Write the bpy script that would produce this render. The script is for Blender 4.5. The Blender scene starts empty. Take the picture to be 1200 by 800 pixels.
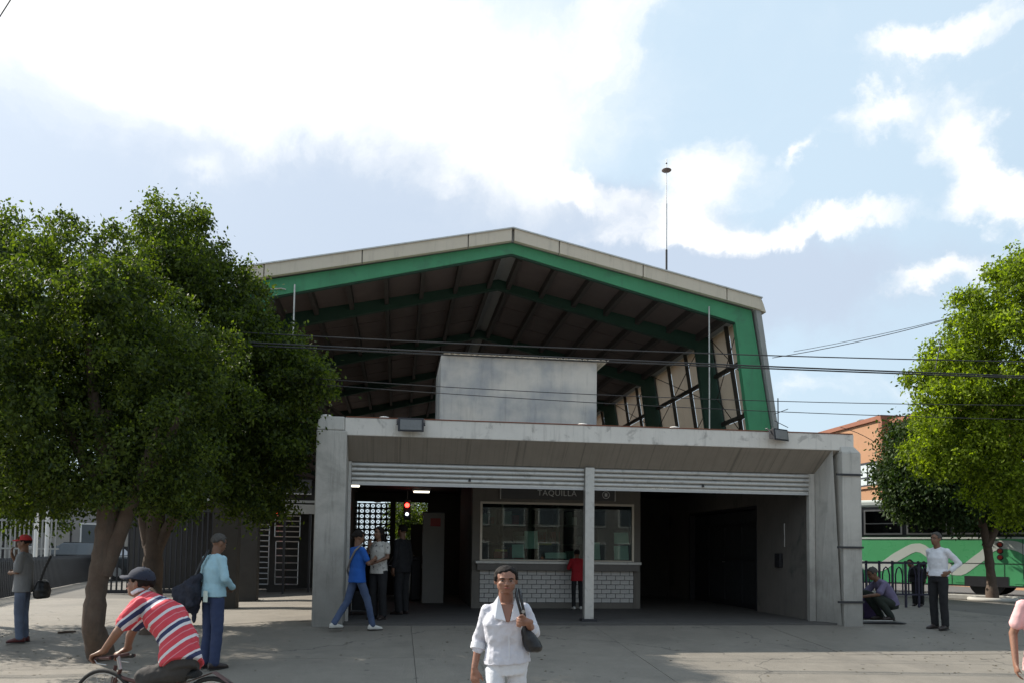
import bpy, bmesh, math, random
import numpy as np
from mathutils import Vector, Matrix, Euler, noise
random.seed(7); rng = np.random.default_rng(7)
R = math.radians; PI = math.pi
SC = bpy.context.scene; C = SC.collection

# ------------------------------------------------------------------ camera
FPX = 950.0; PITCH = R(3.5); ROLL = .0122; SHIFT = .156
cd = bpy.data.cameras.new('camera'); cam = bpy.data.objects.new('camera', cd); C.objects.link(cam)
cd.sensor_width = 36; cd.lens = 36*FPX/1200; cd.shift_y = SHIFT; cd.clip_end = 2000; cd.clip_start = .05
CM = Matrix.Rotation(PI/2+PITCH, 3, 'X') @ Matrix.Rotation(ROLL, 3, 'Z')
cam.matrix_world = Matrix.Translation((0, 0, 1.6)) @ CM.to_4x4()
SC.camera = cam
SC.render.engine = 'CYCLES'
SC.view_settings.view_transform = 'Standard'; SC.view_settings.look = 'None'
SC.view_settings.exposure = 0.5; SC.view_settings.gamma = 1
SC.cycles.max_bounces = 6; SC.cycles.transparent_max_bounces = 12

# ------------------------------------------------------------------ light and sky
SUN_EL = R(40); SUN_AZ = R(25)        # azimuth measured from -X towards +Y
S = Vector((-math.cos(SUN_AZ)*math.cos(SUN_EL), math.sin(SUN_AZ)*math.cos(SUN_EL), math.sin(SUN_EL)))
sl = bpy.data.lights.new('sun', 'SUN'); sl.energy = 5.0; sl.angle = R(.6); sl.color = (1, .93, .82)
so = bpy.data.objects.new('sun', sl); C.objects.link(so)
so.rotation_euler = S.to_track_quat('Z', 'Y').to_euler()
Wd = bpy.data.worlds.new('World'); SC.world = Wd; Wd.use_nodes = True
nt = Wd.node_tree; nt.nodes.clear()
class G:
    "tiny helper to write node maths"
    def __init__(s, nt): s.nt = nt
    def n(s, t, **k):
        x = s.nt.nodes.new(t)
        for a, b in k.items(): setattr(x, a, b)
        return x
    def put(s, sock, v):
        if hasattr(v, 'is_output'): s.nt.links.new(v, sock)
        elif v is not None: sock.default_value = v
    def m(s, op, a, b=None, c=None, clamp=False):
        x = s.n('ShaderNodeMath', operation=op); x.use_clamp = clamp
        s.put(x.inputs[0], a); s.put(x.inputs[1], b)
        if c is not None: s.put(x.inputs[2], c)
        return x.outputs[0]
    def ramp(s, v, lo, hi, smooth=True):
        x = s.n('ShaderNodeMapRange'); x.interpolation_type = 'SMOOTHSTEP' if smooth else 'LINEAR'
        s.put(x.inputs[0], v); x.inputs[1].default_value = lo; x.inputs[2].default_value = hi
        return x.outputs[0]
    def mix(s, f, a, b, mode='MIX'):
        x = s.n('ShaderNodeMix', data_type='RGBA', blend_type=mode)
        s.put(x.inputs[0], f); s.put(x.inputs[6], a); s.put(x.inputs[7], b)
        return x.outputs[2]
    def noise(s, vec, scale, detail=4, rough=.55, dist=0):
        x = s.n('ShaderNodeTexNoise'); s.put(x.inputs['Vector'], vec)
        x.inputs['Scale'].default_value = scale; x.inputs['Detail'].default_value = detail
        x.inputs['Roughness'].default_value = rough; x.inputs['Distortion'].default_value = dist
        return x.outputs['Fac']
g = G(nt)
sky = g.n('ShaderNodeTexSky', sky_type='NISHITA'); sky.sun_disc = False
sky.sun_elevation = SUN_EL; sky.sun_rotation = math.atan2(S.x, S.y); sky.air_density = 1.2; sky.dust_density = 1.2
tc = g.n('ShaderNodeTexCoord'); sep = g.n('ShaderNodeSeparateXYZ'); nt.links.new(tc.outputs['Generated'], sep.inputs[0])
az = g.m('ARCTAN2', sep.outputs[0], sep.outputs[1]); el = g.m('ARCSINE', sep.outputs[2])
wa_ = g.noise(tc.outputs['Generated'], 4.2, 7, .6); wb_ = g.noise(tc.outputs['Generated'], 5.1, 7, .62, .2)
az0, el0 = az, el
az = g.m('ADD', az, g.m('MULTIPLY', g.m('SUBTRACT', wa_, .5), .30)); el = g.m('ADD', el, g.m('MULTIPLY', g.m('SUBTRACT', wb_, .5), .20))
comb = g.n('ShaderNodeCombineXYZ'); g.put(comb.inputs[0], az); g.put(comb.inputs[1], g.m('MULTIPLY', el, 1.7)); vec = comb.outputs[0]
wv = g.noise(tc.outputs['Generated'], 5.5, 6, .6); nz = g.noise(vec, 6.5, 8, .58, .3); nbig = g.noise(tc.outputs['Generated'], 2.3, 5, .55)
def blobs(lst):
    tot = None
    for (px, py, rx, ry, rot, amp) in lst:      # ellipses of cloud given by bearing and height above the horizon (in the sky, not the lens)
        a0 = math.atan((px-600)/950); e0 = math.atan((645-py)/950*math.cos(a0)); ra = rx/950; re = ry/950
        c, s_ = math.cos(rot), math.sin(rot)
        da = g.m('SUBTRACT', az, a0); de = g.m('SUBTRACT', el, e0)
        p = g.m('DIVIDE', g.m('ADD', g.m('MULTIPLY', da, c), g.m('MULTIPLY', de, s_)), ra)
        q = g.m('DIVIDE', g.m('SUBTRACT', g.m('MULTIPLY', de, c), g.m('MULTIPLY', da, s_)), re)
        d = g.m('ADD', g.m('MULTIPLY', p, p), g.m('MULTIPLY', q, q))
        v = g.m('MULTIPLY', g.m('EXPONENT', g.m('MULTIPLY', d, -1.0)), amp)
        tot = v if tot is None else g.m('ADD', tot, v)
    return tot
SOFT = [(150, -30, 480, 100, 0, 1.3), (430, 50, 190, 85, -.35, .9), (560, 125, 120, 55, -.6, .65), (330, 150, 90, 22, -.3, .2), (215, 190, 50, 18, .2, .42)]
WHITE = [(480, 60, 160, 60, -.5, .9), (670, 178, 110, 24, -.4, 1.1), (700, 5, 80, 50, .2, .8),
         (835, 165, 50, 40, -.3, 1.1), (1065, 92, 60, 24, .25, 1.1), (1160, 105, 40, 28, .5, 1.0), (1192, 185, 28, 45, 0, 1.1),
         (1140, 8, 80, 16, 0, 1.15), (915, 255, 165, 20, -.06, 1.3), (1110, 322, 55, 24, .2, 1.0), (935, 158, 26, 10, .3, .8), (800, 215, 30, 40, 0, .7), (1010, 450, 200, 22, 0, .5)]
GREY = [(110, 200, 430, 95, -.12, 1.7), (560, 250, 200, 70, 0, .8), (880, 340, 260, 60, 0, .8), (700, 230, 120, 50, 0, .6), (500, 330, 500, 80, 0, .6)]
gen = g.m('MULTIPLY', g.ramp(nbig, .46, .72), .8)      # the same sort of broken cloud all round the sky
wm = g.m('ADD', blobs(WHITE), g.m('MULTIPLY', g.m('SUBTRACT', nz, .5), 1.7))
wmask = g.m('MAXIMUM', g.m('MULTIPLY', g.ramp(wm, .30, 1.12), .96), g.m('MULTIPLY', g.ramp(g.m('ADD', nbig, g.m('MULTIPLY', nz, .3)), .72, .82), g.ramp(g.m('ABSOLUTE', az), .65, .9)))
gm = g.m('ADD', blobs(GREY), g.m('MULTIPLY', g.m('SUBTRACT', wv, .5), .9))
gmask = g.m('MULTIPLY', g.ramp(gm, .25, .95), .8)
gmask = g.m('MAXIMUM', gmask, g.m('MULTIPLY', gen, g.ramp(g.m('ABSOLUTE', az), .6, .95)))
dt = g.n('ShaderNodeVectorMath', operation='DOT_PRODUCT'); nt.links.new(tc.outputs['Generated'], dt.inputs[0]); dt.inputs[1].default_value = S
near = g.ramp(dt.outputs['Value'], -.75, .35)      # thin milky haze, thicker towards the sun
base = g.mix(g.m('MULTIPLY_ADD', near, .72, .10), g.mix(1.0, sky.outputs[0], (.115, .115, .115, 1), 'MULTIPLY'), (.74, .92, 1.07, 1))
col = g.mix(gmask, base, g.mix(near, (.42, .48, .58, 1), (.60, .69, .84, 1)))
soft = g.m('MULTIPLY', g.ramp(g.m('ADD', blobs(SOFT), g.m('MULTIPLY', g.m('SUBTRACT', nz, .5), .7)), .08, 1.05), .95)
col = g.mix(soft, col, (1.14, 1.15, 1.15, 1))
col = g.mix(wmask, col, (1.16, 1.16, 1.16, 1))
# glow of the hidden sun on cloud and haze around it
glow = g.m('POWER', g.m('MAXIMUM', dt.outputs['Value'], 0.0), 6.0)
col = g.mix(1.0, col, g.mix(g.m('MULTIPLY', glow, .30), (0, 0, 0, 1), (1, 1, .96, 1)), 'ADD')
bg = g.n('ShaderNodeBackground'); nt.links.new(col, bg.inputs[0]); bg.inputs[1].default_value = .71
wo = g.n('ShaderNodeOutputWorld'); nt.links.new(bg.outputs[0], wo.inputs[0])
# the Nishita sky enters at 0.115 of its own strength (see the multiply above)

# ------------------------------------------------------------------ places
FA = R(8); O = Vector((1.31, 14.0, 0)); UX = Vector((math.cos(FA), math.sin(FA), 0)); VX = Vector((-math.sin(FA), math.cos(FA), 0))
def W(u, v, z=0): return O + UX*u + VX*v + Vector((0, 0, z))
def sm(x): x = max(0, min(1, x)); return x*x*(3-2*x)
def gz(u, v): return .42*max(0, min(1, 1+v/6)) - .12*sm((-u-4.6)/3)
def uv_of(P): d = Vector(P)-O; return d.dot(UX), d.dot(VX)
def gzw(P): return gz(*uv_of(P))
def ray(x, y): return CM @ Vector(((x-600)/FPX, (400+1200*SHIFT-y)/FPX, -1))
def at(x, y, Y): r = ray(x, y); return Vector((0, 0, 1.6)) + r*(Y/r.y)
def onv(x, y, v):
    r = ray(x, y); c0 = Vector((0, 0, 1.6)); t = (v-(c0-O).dot(VX))/r.dot(VX); P = c0+r*t
    return (P-O).dot(UX), P.z
def gp(x, y):
    r = ray(x, y); t = 1.0
    while t < 120:
        P = Vector((0, 0, 1.6))+r*t
        if P.z <= gzw(P): return Vector((P.x, P.y, gzw(P)))
        t += .01
    return P
def hgt(P, pxs): return pxs*P.y/FPX     # height in metres of something pxs tall at P

# ------------------------------------------------------------------ mesh helpers
class MB:
    def __init__(s): s.v = []; s.f = []
    def add(s, vs, fs):
        n = len(s.v); s.v += [tuple(p) for p in vs]; s.f += [tuple(i+n for i in f) for f in fs]; return s
    def box(s, x0, x1, y0, y1, z0, z1):
        return s.hexa([(x0,y0,z0),(x1,y0,z0),(x1,y1,z0),(x0,y1,z0),(x0,y0,z1),(x1,y0,z1),(x1,y1,z1),(x0,y1,z1)])
    def hexa(s, p): return s.add(p, [(0,3,2,1),(4,5,6,7),(0,1,5,4),(1,2,6,5),(2,3,7,6),(3,0,4,7)])
    def prism(s, poly, y0, y1):       # polygon in x,z pushed along y
        n = len(poly); a = [(x, y0, z) for x, z in poly]; b = [(x, y1, z) for x, z in poly]
        return s.add(a+b, [tuple(range(n)), tuple(range(2*n-1, n-1, -1))]+[(i, i+n, (i+1) % n+n, (i+1) % n) for i in range(n)])
    def tube(s, pts, rad, n=8, sx=1.0):
        pts = [Vector(p) for p in pts]
        if not hasattr(rad, '__len__'): rad = [rad]*len(pts)
        b = len(s.v); vs = []; prev = None
        for i, p in enumerate(pts):
            t = (pts[min(i+1, len(pts)-1)]-pts[max(i-1, 0)]).normalized()
            if prev is None: prev = t.orthogonal().normalized()
            a = (prev-t*prev.dot(t)).normalized(); prev = a; c = t.cross(a)
            for k in range(n):
                an = 2*PI*k/n; vs.append(p+(a*math.cos(an)+c*math.sin(an)*sx)*rad[i])
        m = len(pts)
        fs = [(i*n+k, i*n+(k+1) % n, (i+1)*n+(k+1) % n, (i+1)*n+k) for i in range(m-1) for k in range(n)]
        fs += [tuple(range(n-1, -1, -1)), tuple((m-1)*n+k for k in range(n))]
        return s.add(vs, fs)
    def cap(s, p0, r0, p1, r1, n=10):  # tapered rod with rounded ends
        p0 = Vector(p0); p1 = Vector(p1); d = (p1-p0); L = d.length or 1e-4; d = d/L
        P = []; Q = []
        for a in (-80, -50, -20): P.append(p0+d*r0*math.sin(R(a))); Q.append(r0*math.cos(R(a)))
        for a in (20, 50, 80): P.append(p1+d*r1*math.sin(R(a))); Q.append(r1*math.cos(R(a)))
        return s.tube(P, Q, n)
    def ell(s, c, r, M=None, n=14, m=9):
        c = Vector(c); vs = []
        for i in range(1, m):
            th = PI*i/m
            for k in range(n):
                ph = 2*PI*k/n; p = Vector((r[0]*math.sin(th)*math.cos(ph), r[1]*math.sin(th)*math.sin(ph), r[2]*math.cos(th)))
                vs.append(c+(M@p if M else p))
        t = Vector((0, 0, r[2])); vs.append(c+(M@t if M else t)); vs.append(c-(M@t if M else t))
        T = (m-1)*n; B = T+1
        fs = [(i*n+k, (i+1)*n+k, (i+1)*n+(k+1) % n, i*n+(k+1) % n) for i in range(m-2) for k in range(n)]
        fs += [(T, k, (k+1) % n) for k in range(n)]+[(B, (m-2)*n+(k+1) % n, (m-2)*n+k) for k in range(n)]
        return s.add(vs, fs)
    def loft(s, rings, n=18, pw=2.3):   # ring = centre, half-width vector, half-depth vector
        vs = []
        for c, a, b in rings:
            for k in range(n):
                an = 2*PI*k/n; ca, sa = math.cos(an), math.sin(an); q = (abs(ca)**pw+abs(sa)**pw)**(-1/pw)
                vs.append(Vector(c)+Vector(a)*ca*q+Vector(b)*sa*q)
        m = len(rings)
        fs = [(i*n+k, i*n+(k+1) % n, (i+1)*n+(k+1) % n, (i+1)*n+k) for i in range(m-1) for k in range(n)]
        fs += [tuple(range(n-1, -1, -1)), tuple((m-1)*n+k for k in range(n))]
        return s.add(vs, fs)
    def torus(s, c, R0, r, axis='X', n=32, m=8):
        vs = []
        for i in range(n):
            a = 2*PI*i/n
            for k in range(m):
                b = 2*PI*k/m; q = R0+r*math.cos(b); h = r*math.sin(b)
                p = {'X': (h, q*math.cos(a), q*math.sin(a)), 'Y': (q*math.cos(a), h, q*math.sin(a)), 'Z': (q*math.cos(a), q*math.sin(a), h)}[axis]
                vs.append(Vector(c)+Vector(p))
        return s.add(vs, [(i*m+k, ((i+1) % n)*m+k, ((i+1) % n)*m+(k+1) % m, i*m+(k+1) % m) for i in range(n) for k in range(m)])
    def cyl(s, c, r, h, axis='Z', n=16):
        d = {'X': Vector((h/2, 0, 0)), 'Y': Vector((0, h/2, 0)), 'Z': Vector((0, 0, h/2))}[axis]
        return s.tube([Vector(c)-d, Vector(c)+d], r, n)
    def mesh(s, name):
        me = bpy.data.meshes.new(name); me.from_pydata(s.v, [], s.f); me.update()
        bm = bmesh.new(); bm.from_mesh(me); bmesh.ops.recalc_face_normals(bm, faces=bm.faces); bm.to_mesh(me); bm.free()
        return me
    def build(s, name, mat, parent=None, smooth=False, bevel=0, voxel=0, sit=4, fold=0, loc=None):
        me = s.mesh(name); o = bpy.data.objects.new(name, me); C.objects.link(o)
        if mat: me.materials.append(mat)
        if parent: o.parent = parent
        if loc is not None: o.location = loc
        if voxel:
            r = o.modifiers.new('r', 'REMESH'); r.mode = 'VOXEL'; r.voxel_size = voxel; r.use_smooth_shade = True
            q = o.modifiers.new('s', 'SMOOTH'); q.iterations = sit; q.factor = .5
            if fold:
                d = o.modifiers.new('d', 'DISPLACE'); d.texture = FOLD; d.strength = fold; d.mid_level = .5; d.texture_coords = 'LOCAL'
        elif smooth:
            for p in me.polygons: p.use_smooth = True
            me.set_sharp_from_angle(angle=R(50))
        if bevel:
            b = o.modifiers.new('b', 'BEVEL'); b.width = bevel; b.segments = 2; b.limit_method = 'ANGLE'
        return o
FOLD = bpy.data.textures.new('fold', 'CLOUDS'); FOLD.noise_scale = .09; FOLD.noise_depth = 2
def bx(x0, x1, y0, y1, z0, z1): return MB().box(x0, x1, y0, y1, z0, z1)
def tag(o, label=None, cat=None, group=None, kind=None):
    if label: o['label'] = label
    if cat: o['category'] = cat
    if group: o['group'] = group
    if kind: o['kind'] = kind
    return o
def thing(name, label, cat, loc=(0, 0, 0), rotz=0, group=None):
    o = bpy.data.objects.new(name, None); C.objects.link(o); o.empty_display_size = .2
    o.location = loc; o.rotation_euler = (0, 0, rotz); return tag(o, label, cat, group)
def sub(name, mesh_obj, parent, loc=(0, 0, 0), rot=None, scale=None):   # another instance of a mesh
    o = bpy.data.objects.new(name, mesh_obj.data); C.objects.link(o); o.parent = parent; o.location = loc
    if rot: o.rotation_euler = rot
    if scale: o.scale = scale
    return o

# ------------------------------------------------------------------ materials
def mat(name, col, rough=.7, metal=0, var=0, vs=3, bump=0, bs=40, col2=None, streak=0, sx=(6, 6, .5), spec=None, fine=0, stain=None, dirt=0):
    m = bpy.data.materials.new(name); m.use_nodes = True; t = m.node_tree; g = G(t); b = t.nodes['Principled BSDF']
    b.inputs['Roughness'].default_value = rough; b.inputs['Metallic'].default_value = metal
    if spec is not None: b.inputs['Specular IOR Level'].default_value = spec
    c = (*col, 1); tc = g.n('ShaderNodeTexCoord').outputs['Object']; cur = c
    if col2: cur = g.mix(g.ramp(g.noise(tc, vs, 5), .35, .65), c, (*col2, 1))
    if var:
        n = g.noise(tc, vs*1.7, 6, .65); f = g.m('MULTIPLY_ADD', n, 2*var, 1-var)
        cur = g.mix(1.0, cur, g_rgb(g, f), 'MULTIPLY')
    if fine:
        n = g.noise(tc, 110, 3, .7); f = g.m('MULTIPLY_ADD', n, 2*fine, 1-fine); cur = g.mix(1.0, cur, g_rgb(g, f), 'MULTIPLY')
    if streak:     # rain streaks run down
        mp = g.n('ShaderNodeMapping'); t.links.new(tc, mp.inputs[0]); mp.inputs['Scale'].default_value = sx
        n = g.noise(mp.outputs[0], 1.6, 5, .7); f = g.ramp(n, .5, .72); cur = g.mix(g.m('MULTIPLY', f, streak), cur, (.05, .048, .042, 1))
    if dirt:       # splash dirt low on the wall
        sz = g.n('ShaderNodeSeparateXYZ'); t.links.new(tc, sz.inputs[0]); n = g.noise(tc, 1.3, 6, .65)
        f = g.m('MULTIPLY', g.ramp(g.m('ADD', g.m('MULTIPLY', sz.outputs[2], -.55), g.m('MULTIPLY', n, 1.6)), -.55, .55), dirt); cur = g.mix(f, cur, (.085, .08, .07, 1))
    if stain:
        n = g.noise(tc, stain[0], 6, .6, .4); cur = g.mix(g.m('MULTIPLY', g.ramp(n, .55, .68), stain[1]), cur, (*stain[2], 1))
    if hasattr(cur, 'is_output'): t.links.new(cur, b.inputs['Base Color'])
    else: b.inputs['Base Color'].default_value = c
    if var or fine:
        t.links.new(g.m('MULTIPLY_ADD', g.noise(tc, vs*3, 4), .3, rough-.15, clamp=True), b.inputs['Roughness'])
    if bump:
        bp = g.n('ShaderNodeBump'); bp.inputs['Strength'].default_value = bump; bp.inputs['Distance'].default_value = .01
        t.links.new(g.noise(tc, bs, 5, .65), bp.inputs['Height']); t.links.new(bp.outputs[0], b.inputs['Normal'])
    return m
def weather(m, gum=.6, crack=.6):
    t = m.node_tree; g = G(t); b = t.nodes['Principled BSDF']; src = b.inputs['Base Color'].links[0].from_socket
    ge = g.n('ShaderNodeNewGeometry').outputs['Position']
    v = g.n('ShaderNodeTexVoronoi'); v.inputs['Scale'].default_value = 2.6; t.links.new(ge, v.inputs['Vector']); f = g.m('MULTIPLY', g.ramp(v.outputs['Distance'], .11, .07), gum)
    c = g.mix(f, src, (.06, .055, .05, 1))
    w = g.n('ShaderNodeVectorMath', operation='ADD'); t.links.new(ge, w.inputs[0]); nn = g.n('ShaderNodeTexNoise'); t.links.new(ge, nn.inputs[0]); nn.inputs['Scale'].default_value = 1.5; nn.inputs['Detail'].default_value = 6; t.links.new(nn.outputs['Color'], w.inputs[1])
    v2 = g.n('ShaderNodeTexVoronoi', feature='DISTANCE_TO_EDGE'); v2.inputs['Scale'].default_value = .23; t.links.new(w.outputs[0], v2.inputs['Vector'])
    c = g.mix(g.m('MULTIPLY', g.ramp(v2.outputs['Distance'], .004, .0015), crack), c, (.05, .045, .04, 1))
    n3 = g.noise(ge, .45, 6, .65); c = g.mix(g.m('MULTIPLY', g.ramp(n3, .5, .68), .45), c, (.115, .105, .09, 1)); n4 = g.noise(ge, 1.9, 5, .7); c = g.mix(g.m('MULTIPLY', g.ramp(n4, .58, .66), .25), c, (.27, .25, .21, 1))
    t.links.new(c, b.inputs['Base Color'])
def g_rgb(g, f):
    x = g.n('ShaderNodeCombineXYZ')
    for i in range(3): g.put(x.inputs[i], f)
    return x.outputs[0]
def emis(name, col, st):
    m = bpy.data.materials.new(name); m.use_nodes = True; b = m.node_tree.nodes['Principled BSDF']
    b.inputs['Base Color'].default_value = (*col, 1); b.inputs['Emission Color'].default_value = (*col, 1); b.inputs['Emission Strength'].default_value = st; return m
def glassmat(name, tint=(.75, .85, .82), refl=1.0, rough=.02):
    m = bpy.data.materials.new(name); m.use_nodes = True; t = m.node_tree; t.nodes.clear(); g = G(t)
    fr = g.n('ShaderNodeFresnel'); fr.inputs[0].default_value = 1.6
    tr = g.n('ShaderNodeBsdfTransparent'); tr.inputs[0].default_value = (*tint, 1); gl = g.n('ShaderNodeBsdfGlossy'); gl.inputs['Roughness'].default_value = rough
    mx = g.n('ShaderNodeMixShader'); t.links.new(g.m('MULTIPLY', fr.outputs[0], refl, clamp=True), mx.inputs[0]); t.links.new(tr.outputs[0], mx.inputs[1]); t.links.new(gl.outputs[0], mx.inputs[2])
    o = g.n('ShaderNodeOutputMaterial'); t.links.new(mx.outputs[0], o.inputs[0]); return m
M = {}
M['concrete'] = mat('concrete', (.50, .48, .44), .85, dirt=.55, var=.16, vs=1.6, bump=.35, bs=25, streak=.30, fine=.08, stain=(1.1, .35, (.16, .155, .14)))
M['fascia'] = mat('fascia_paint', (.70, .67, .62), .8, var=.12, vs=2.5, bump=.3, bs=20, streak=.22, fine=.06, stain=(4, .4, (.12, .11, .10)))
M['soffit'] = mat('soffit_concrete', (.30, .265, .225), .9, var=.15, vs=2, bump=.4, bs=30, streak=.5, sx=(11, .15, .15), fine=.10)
M['render'] = mat('render_wall', (.52, .49, .45), .88, var=.22, vs=1.1, bump=.3, bs=18, streak=.18, fine=.07, col2=(.30, .31, .325))
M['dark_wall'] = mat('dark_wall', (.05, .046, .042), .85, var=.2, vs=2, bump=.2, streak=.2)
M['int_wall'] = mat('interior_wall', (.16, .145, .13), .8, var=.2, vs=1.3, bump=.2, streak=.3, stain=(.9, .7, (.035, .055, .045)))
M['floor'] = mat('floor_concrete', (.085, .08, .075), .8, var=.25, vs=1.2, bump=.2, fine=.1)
M['pave'] = mat('paving_concrete', (.20, .18, .152), .72, var=.28, vs=.9, bump=.8, bs=45, fine=.42, stain=(.9, .35, (.13, .117, .102)))
M['ground'] = mat('ground_concrete', (.13, .12, .105), .9, var=.2, vs=.5, bump=.4, fine=.2)
weather(M['pave']); weather(M['ground'], .3, .3)
M['asphalt'] = mat('asphalt', (.10, .10, .10), .9, var=.2, vs=.8, bump=.5, bs=80, fine=.2)
M['kerb'] = mat('kerb_concrete', (.42, .41, .38), .85, var=.2, vs=3, bump=.3)
M['galv'] = mat('galvanised_steel', (.54, .53, .50), .45, .6, var=.18, vs=6, bump=.1, bs=15, fine=.05, stain=(7, .35, (.22, .21, .20)))
M['steel'] = mat('steel', (.45, .45, .45), .35, .9, var=.1, vs=8)
M['dark_metal'] = mat('dark_metal', (.035, .035, .04), .5, .3, var=.2, vs=8)
M['alu'] = mat('window_frame', (.55, .50, .42), .4, .4, var=.1, vs=6)
M['green_shade'] = mat('shaded_green_paint', (.02, .06, .04), .7, var=.2, vs=1.4, streak=.2)  # same green paint with the shade inside the hall darkened into its colour
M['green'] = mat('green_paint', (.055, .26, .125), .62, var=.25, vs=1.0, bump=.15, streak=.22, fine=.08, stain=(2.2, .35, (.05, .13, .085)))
M['panel'] = mat('fascia_panel', (.60, .53, .43), .75, var=.1, vs=1.2, bump=.1, streak=.15)
M['eave'] = mat('eave_panel', (.30, .30, .29), .7, var=.1, vs=1.2, bump=.1, streak=.15)
M['deck'] = mat('roof_deck', (.13, .10, .092), .9, var=.2, vs=1.2, bump=.3, streak=.1)
M['purlin'] = mat('purlin_paint', (.06, .05, .045), .8, var=.2)
M['tan'] = mat('tan_panel', (.42, .335, .25), .75, var=.12, vs=1.5, bump=.1, streak=.1)
_t = M['tan'].node_tree; _g = G(_t); _b = _t.nodes['Principled BSDF']; _o = [x for x in _t.nodes if x.type == 'OUTPUT_MATERIAL'][0]      # fibreglass sheet lets daylight through
_l = _g.n('ShaderNodeBsdfTranslucent'); _t.links.new(_b.inputs['Base Color'].links[0].from_socket, _l.inputs[0]); _m = _g.n('ShaderNodeMixShader'); _m.inputs[0].default_value = .72
_t.links.new(_b.outputs[0], _m.inputs[1]); _t.links.new(_l.outputs[0], _m.inputs[2]); _t.links.new(_m.outputs[0], _o.inputs[0])
M['mullion'] = mat('mullion', (.045, .038, .03), .6, .1, var=.1)
M['tile'] = mat('glazed_tile', (.62, .60, .57), .28, var=.10, vs=5, bump=.05)
M['grout'] = mat('grout', (.10, .095, .09), .95, var=.2)
M['counter'] = mat('counter_stone', (.17, .155, .14), .5, var=.25, vs=8, bump=.1)
M['booth'] = mat('booth_concrete', (.20, .18, .155), .8, var=.15, vs=2, bump=.2, streak=.2)
M['glass'] = glassmat('booth_glass', (.7, .8, .76), .9); M['busglass'] = glassmat('bus_glass', (.18, .2, .2), 1.6)
M['sign'] = mat('sign_grey', (.10, .10, .10), .5, var=.1); M['signtxt'] = mat('sign_text', (.8, .8, .78), .5)
M['lamp'] = emis('lamp_glow', (1, .93, .75), 2.2)
M['red_led'] = emis('red_light', (1, .03, .02), 9); M['white_led'] = emis('white_light', (.8, .85, 1), 3); M['blue_led'] = emis('blue_light', (.03, .03, 1), 5)
M['wire'] = mat('cable', (.02, .02, .022), .6)
M['bark'] = mat('bark', (.10, .068, .05), .9, var=.4, vs=5, bump=1.0, bs=22, streak=.5, sx=(9, 9, 1.2), col2=(.11, .08, .06))
M['orange'] = mat('orange_render', (.37, .20, .11), .85, var=.08, vs=1, bump=.1, streak=.05)
M['roofbrick'] = mat('brick_coping', (.25, .10, .06), .85, var=.2)
M['busgreen'] = mat('bus_green', (.10, .42, .18), .30, var=.12, vs=1.5, dirt=.0, fine=.04, stain=(.7, .25, (.06, .22, .10)))
M['buswhite'] = mat('bus_white', (.58, .62, .58), .35, var=.05)
M['rubber'] = mat('rubber', (.02, .02, .02), .8)
M['railblue'] = mat('rail_blue', (.025, .022, .05), .5, .1, var=.2, vs=5)
M['grille'] = mat('grille_paint', (.30, .30, .29), .7, var=.2)
M['white'] = mat('white_paint', (.7, .7, .68), .6, var=.1, vs=3, streak=.1)
M['lightwall'] = mat('light_wall', (.27, .26, .25), .85, var=.25, vs=.8, streak=.2)
M['paper'] = mat('paper', (.60, .68, .62), .8); M['red'] = mat('red_plastic', (.40, .03, .025), .5); M['yellow'] = mat('yellow_plastic', (.7, .45, .08), .5)
M['darkred'] = mat('dark_red_lens', (.12, .015, .01), .3); M['tube_light'] = mat('paper_glossy', (.5, .5, .45), .3)
M['carbody'] = mat('car_paint', (.04, .045, .05), .25, .3); M['carwin'] = mat('car_glass', (.10, .115, .13), .12)
M['gatep'] = mat('gate_panel_paint', (.03, .032, .036), .6, var=.2)
M['cabinet'] = mat('cabinet', (.30, .285, .26), .6, var=.1)
def skinmat(n, c): return mat(n, c, .55, var=.08, vs=6, bump=.05, bs=60)
SK = skinmat('skin', (.30, .15, .09)); SKD = skinmat('skin_dark', (.17, .085, .05))
HAIR = mat('hair', (.010, .007, .006), .8, var=0, bump=.4, bs=90, spec=.25); HAIRG = mat('grey_hair', (.06, .055, .05), .8, var=.3, vs=20, bump=.4, bs=90)
def cloth(n, c, **k): return mat(n, c, .88, var=k.pop('var', .12), vs=k.pop('vs', 4), bump=.25, bs=35, fine=.05, **k)

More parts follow.
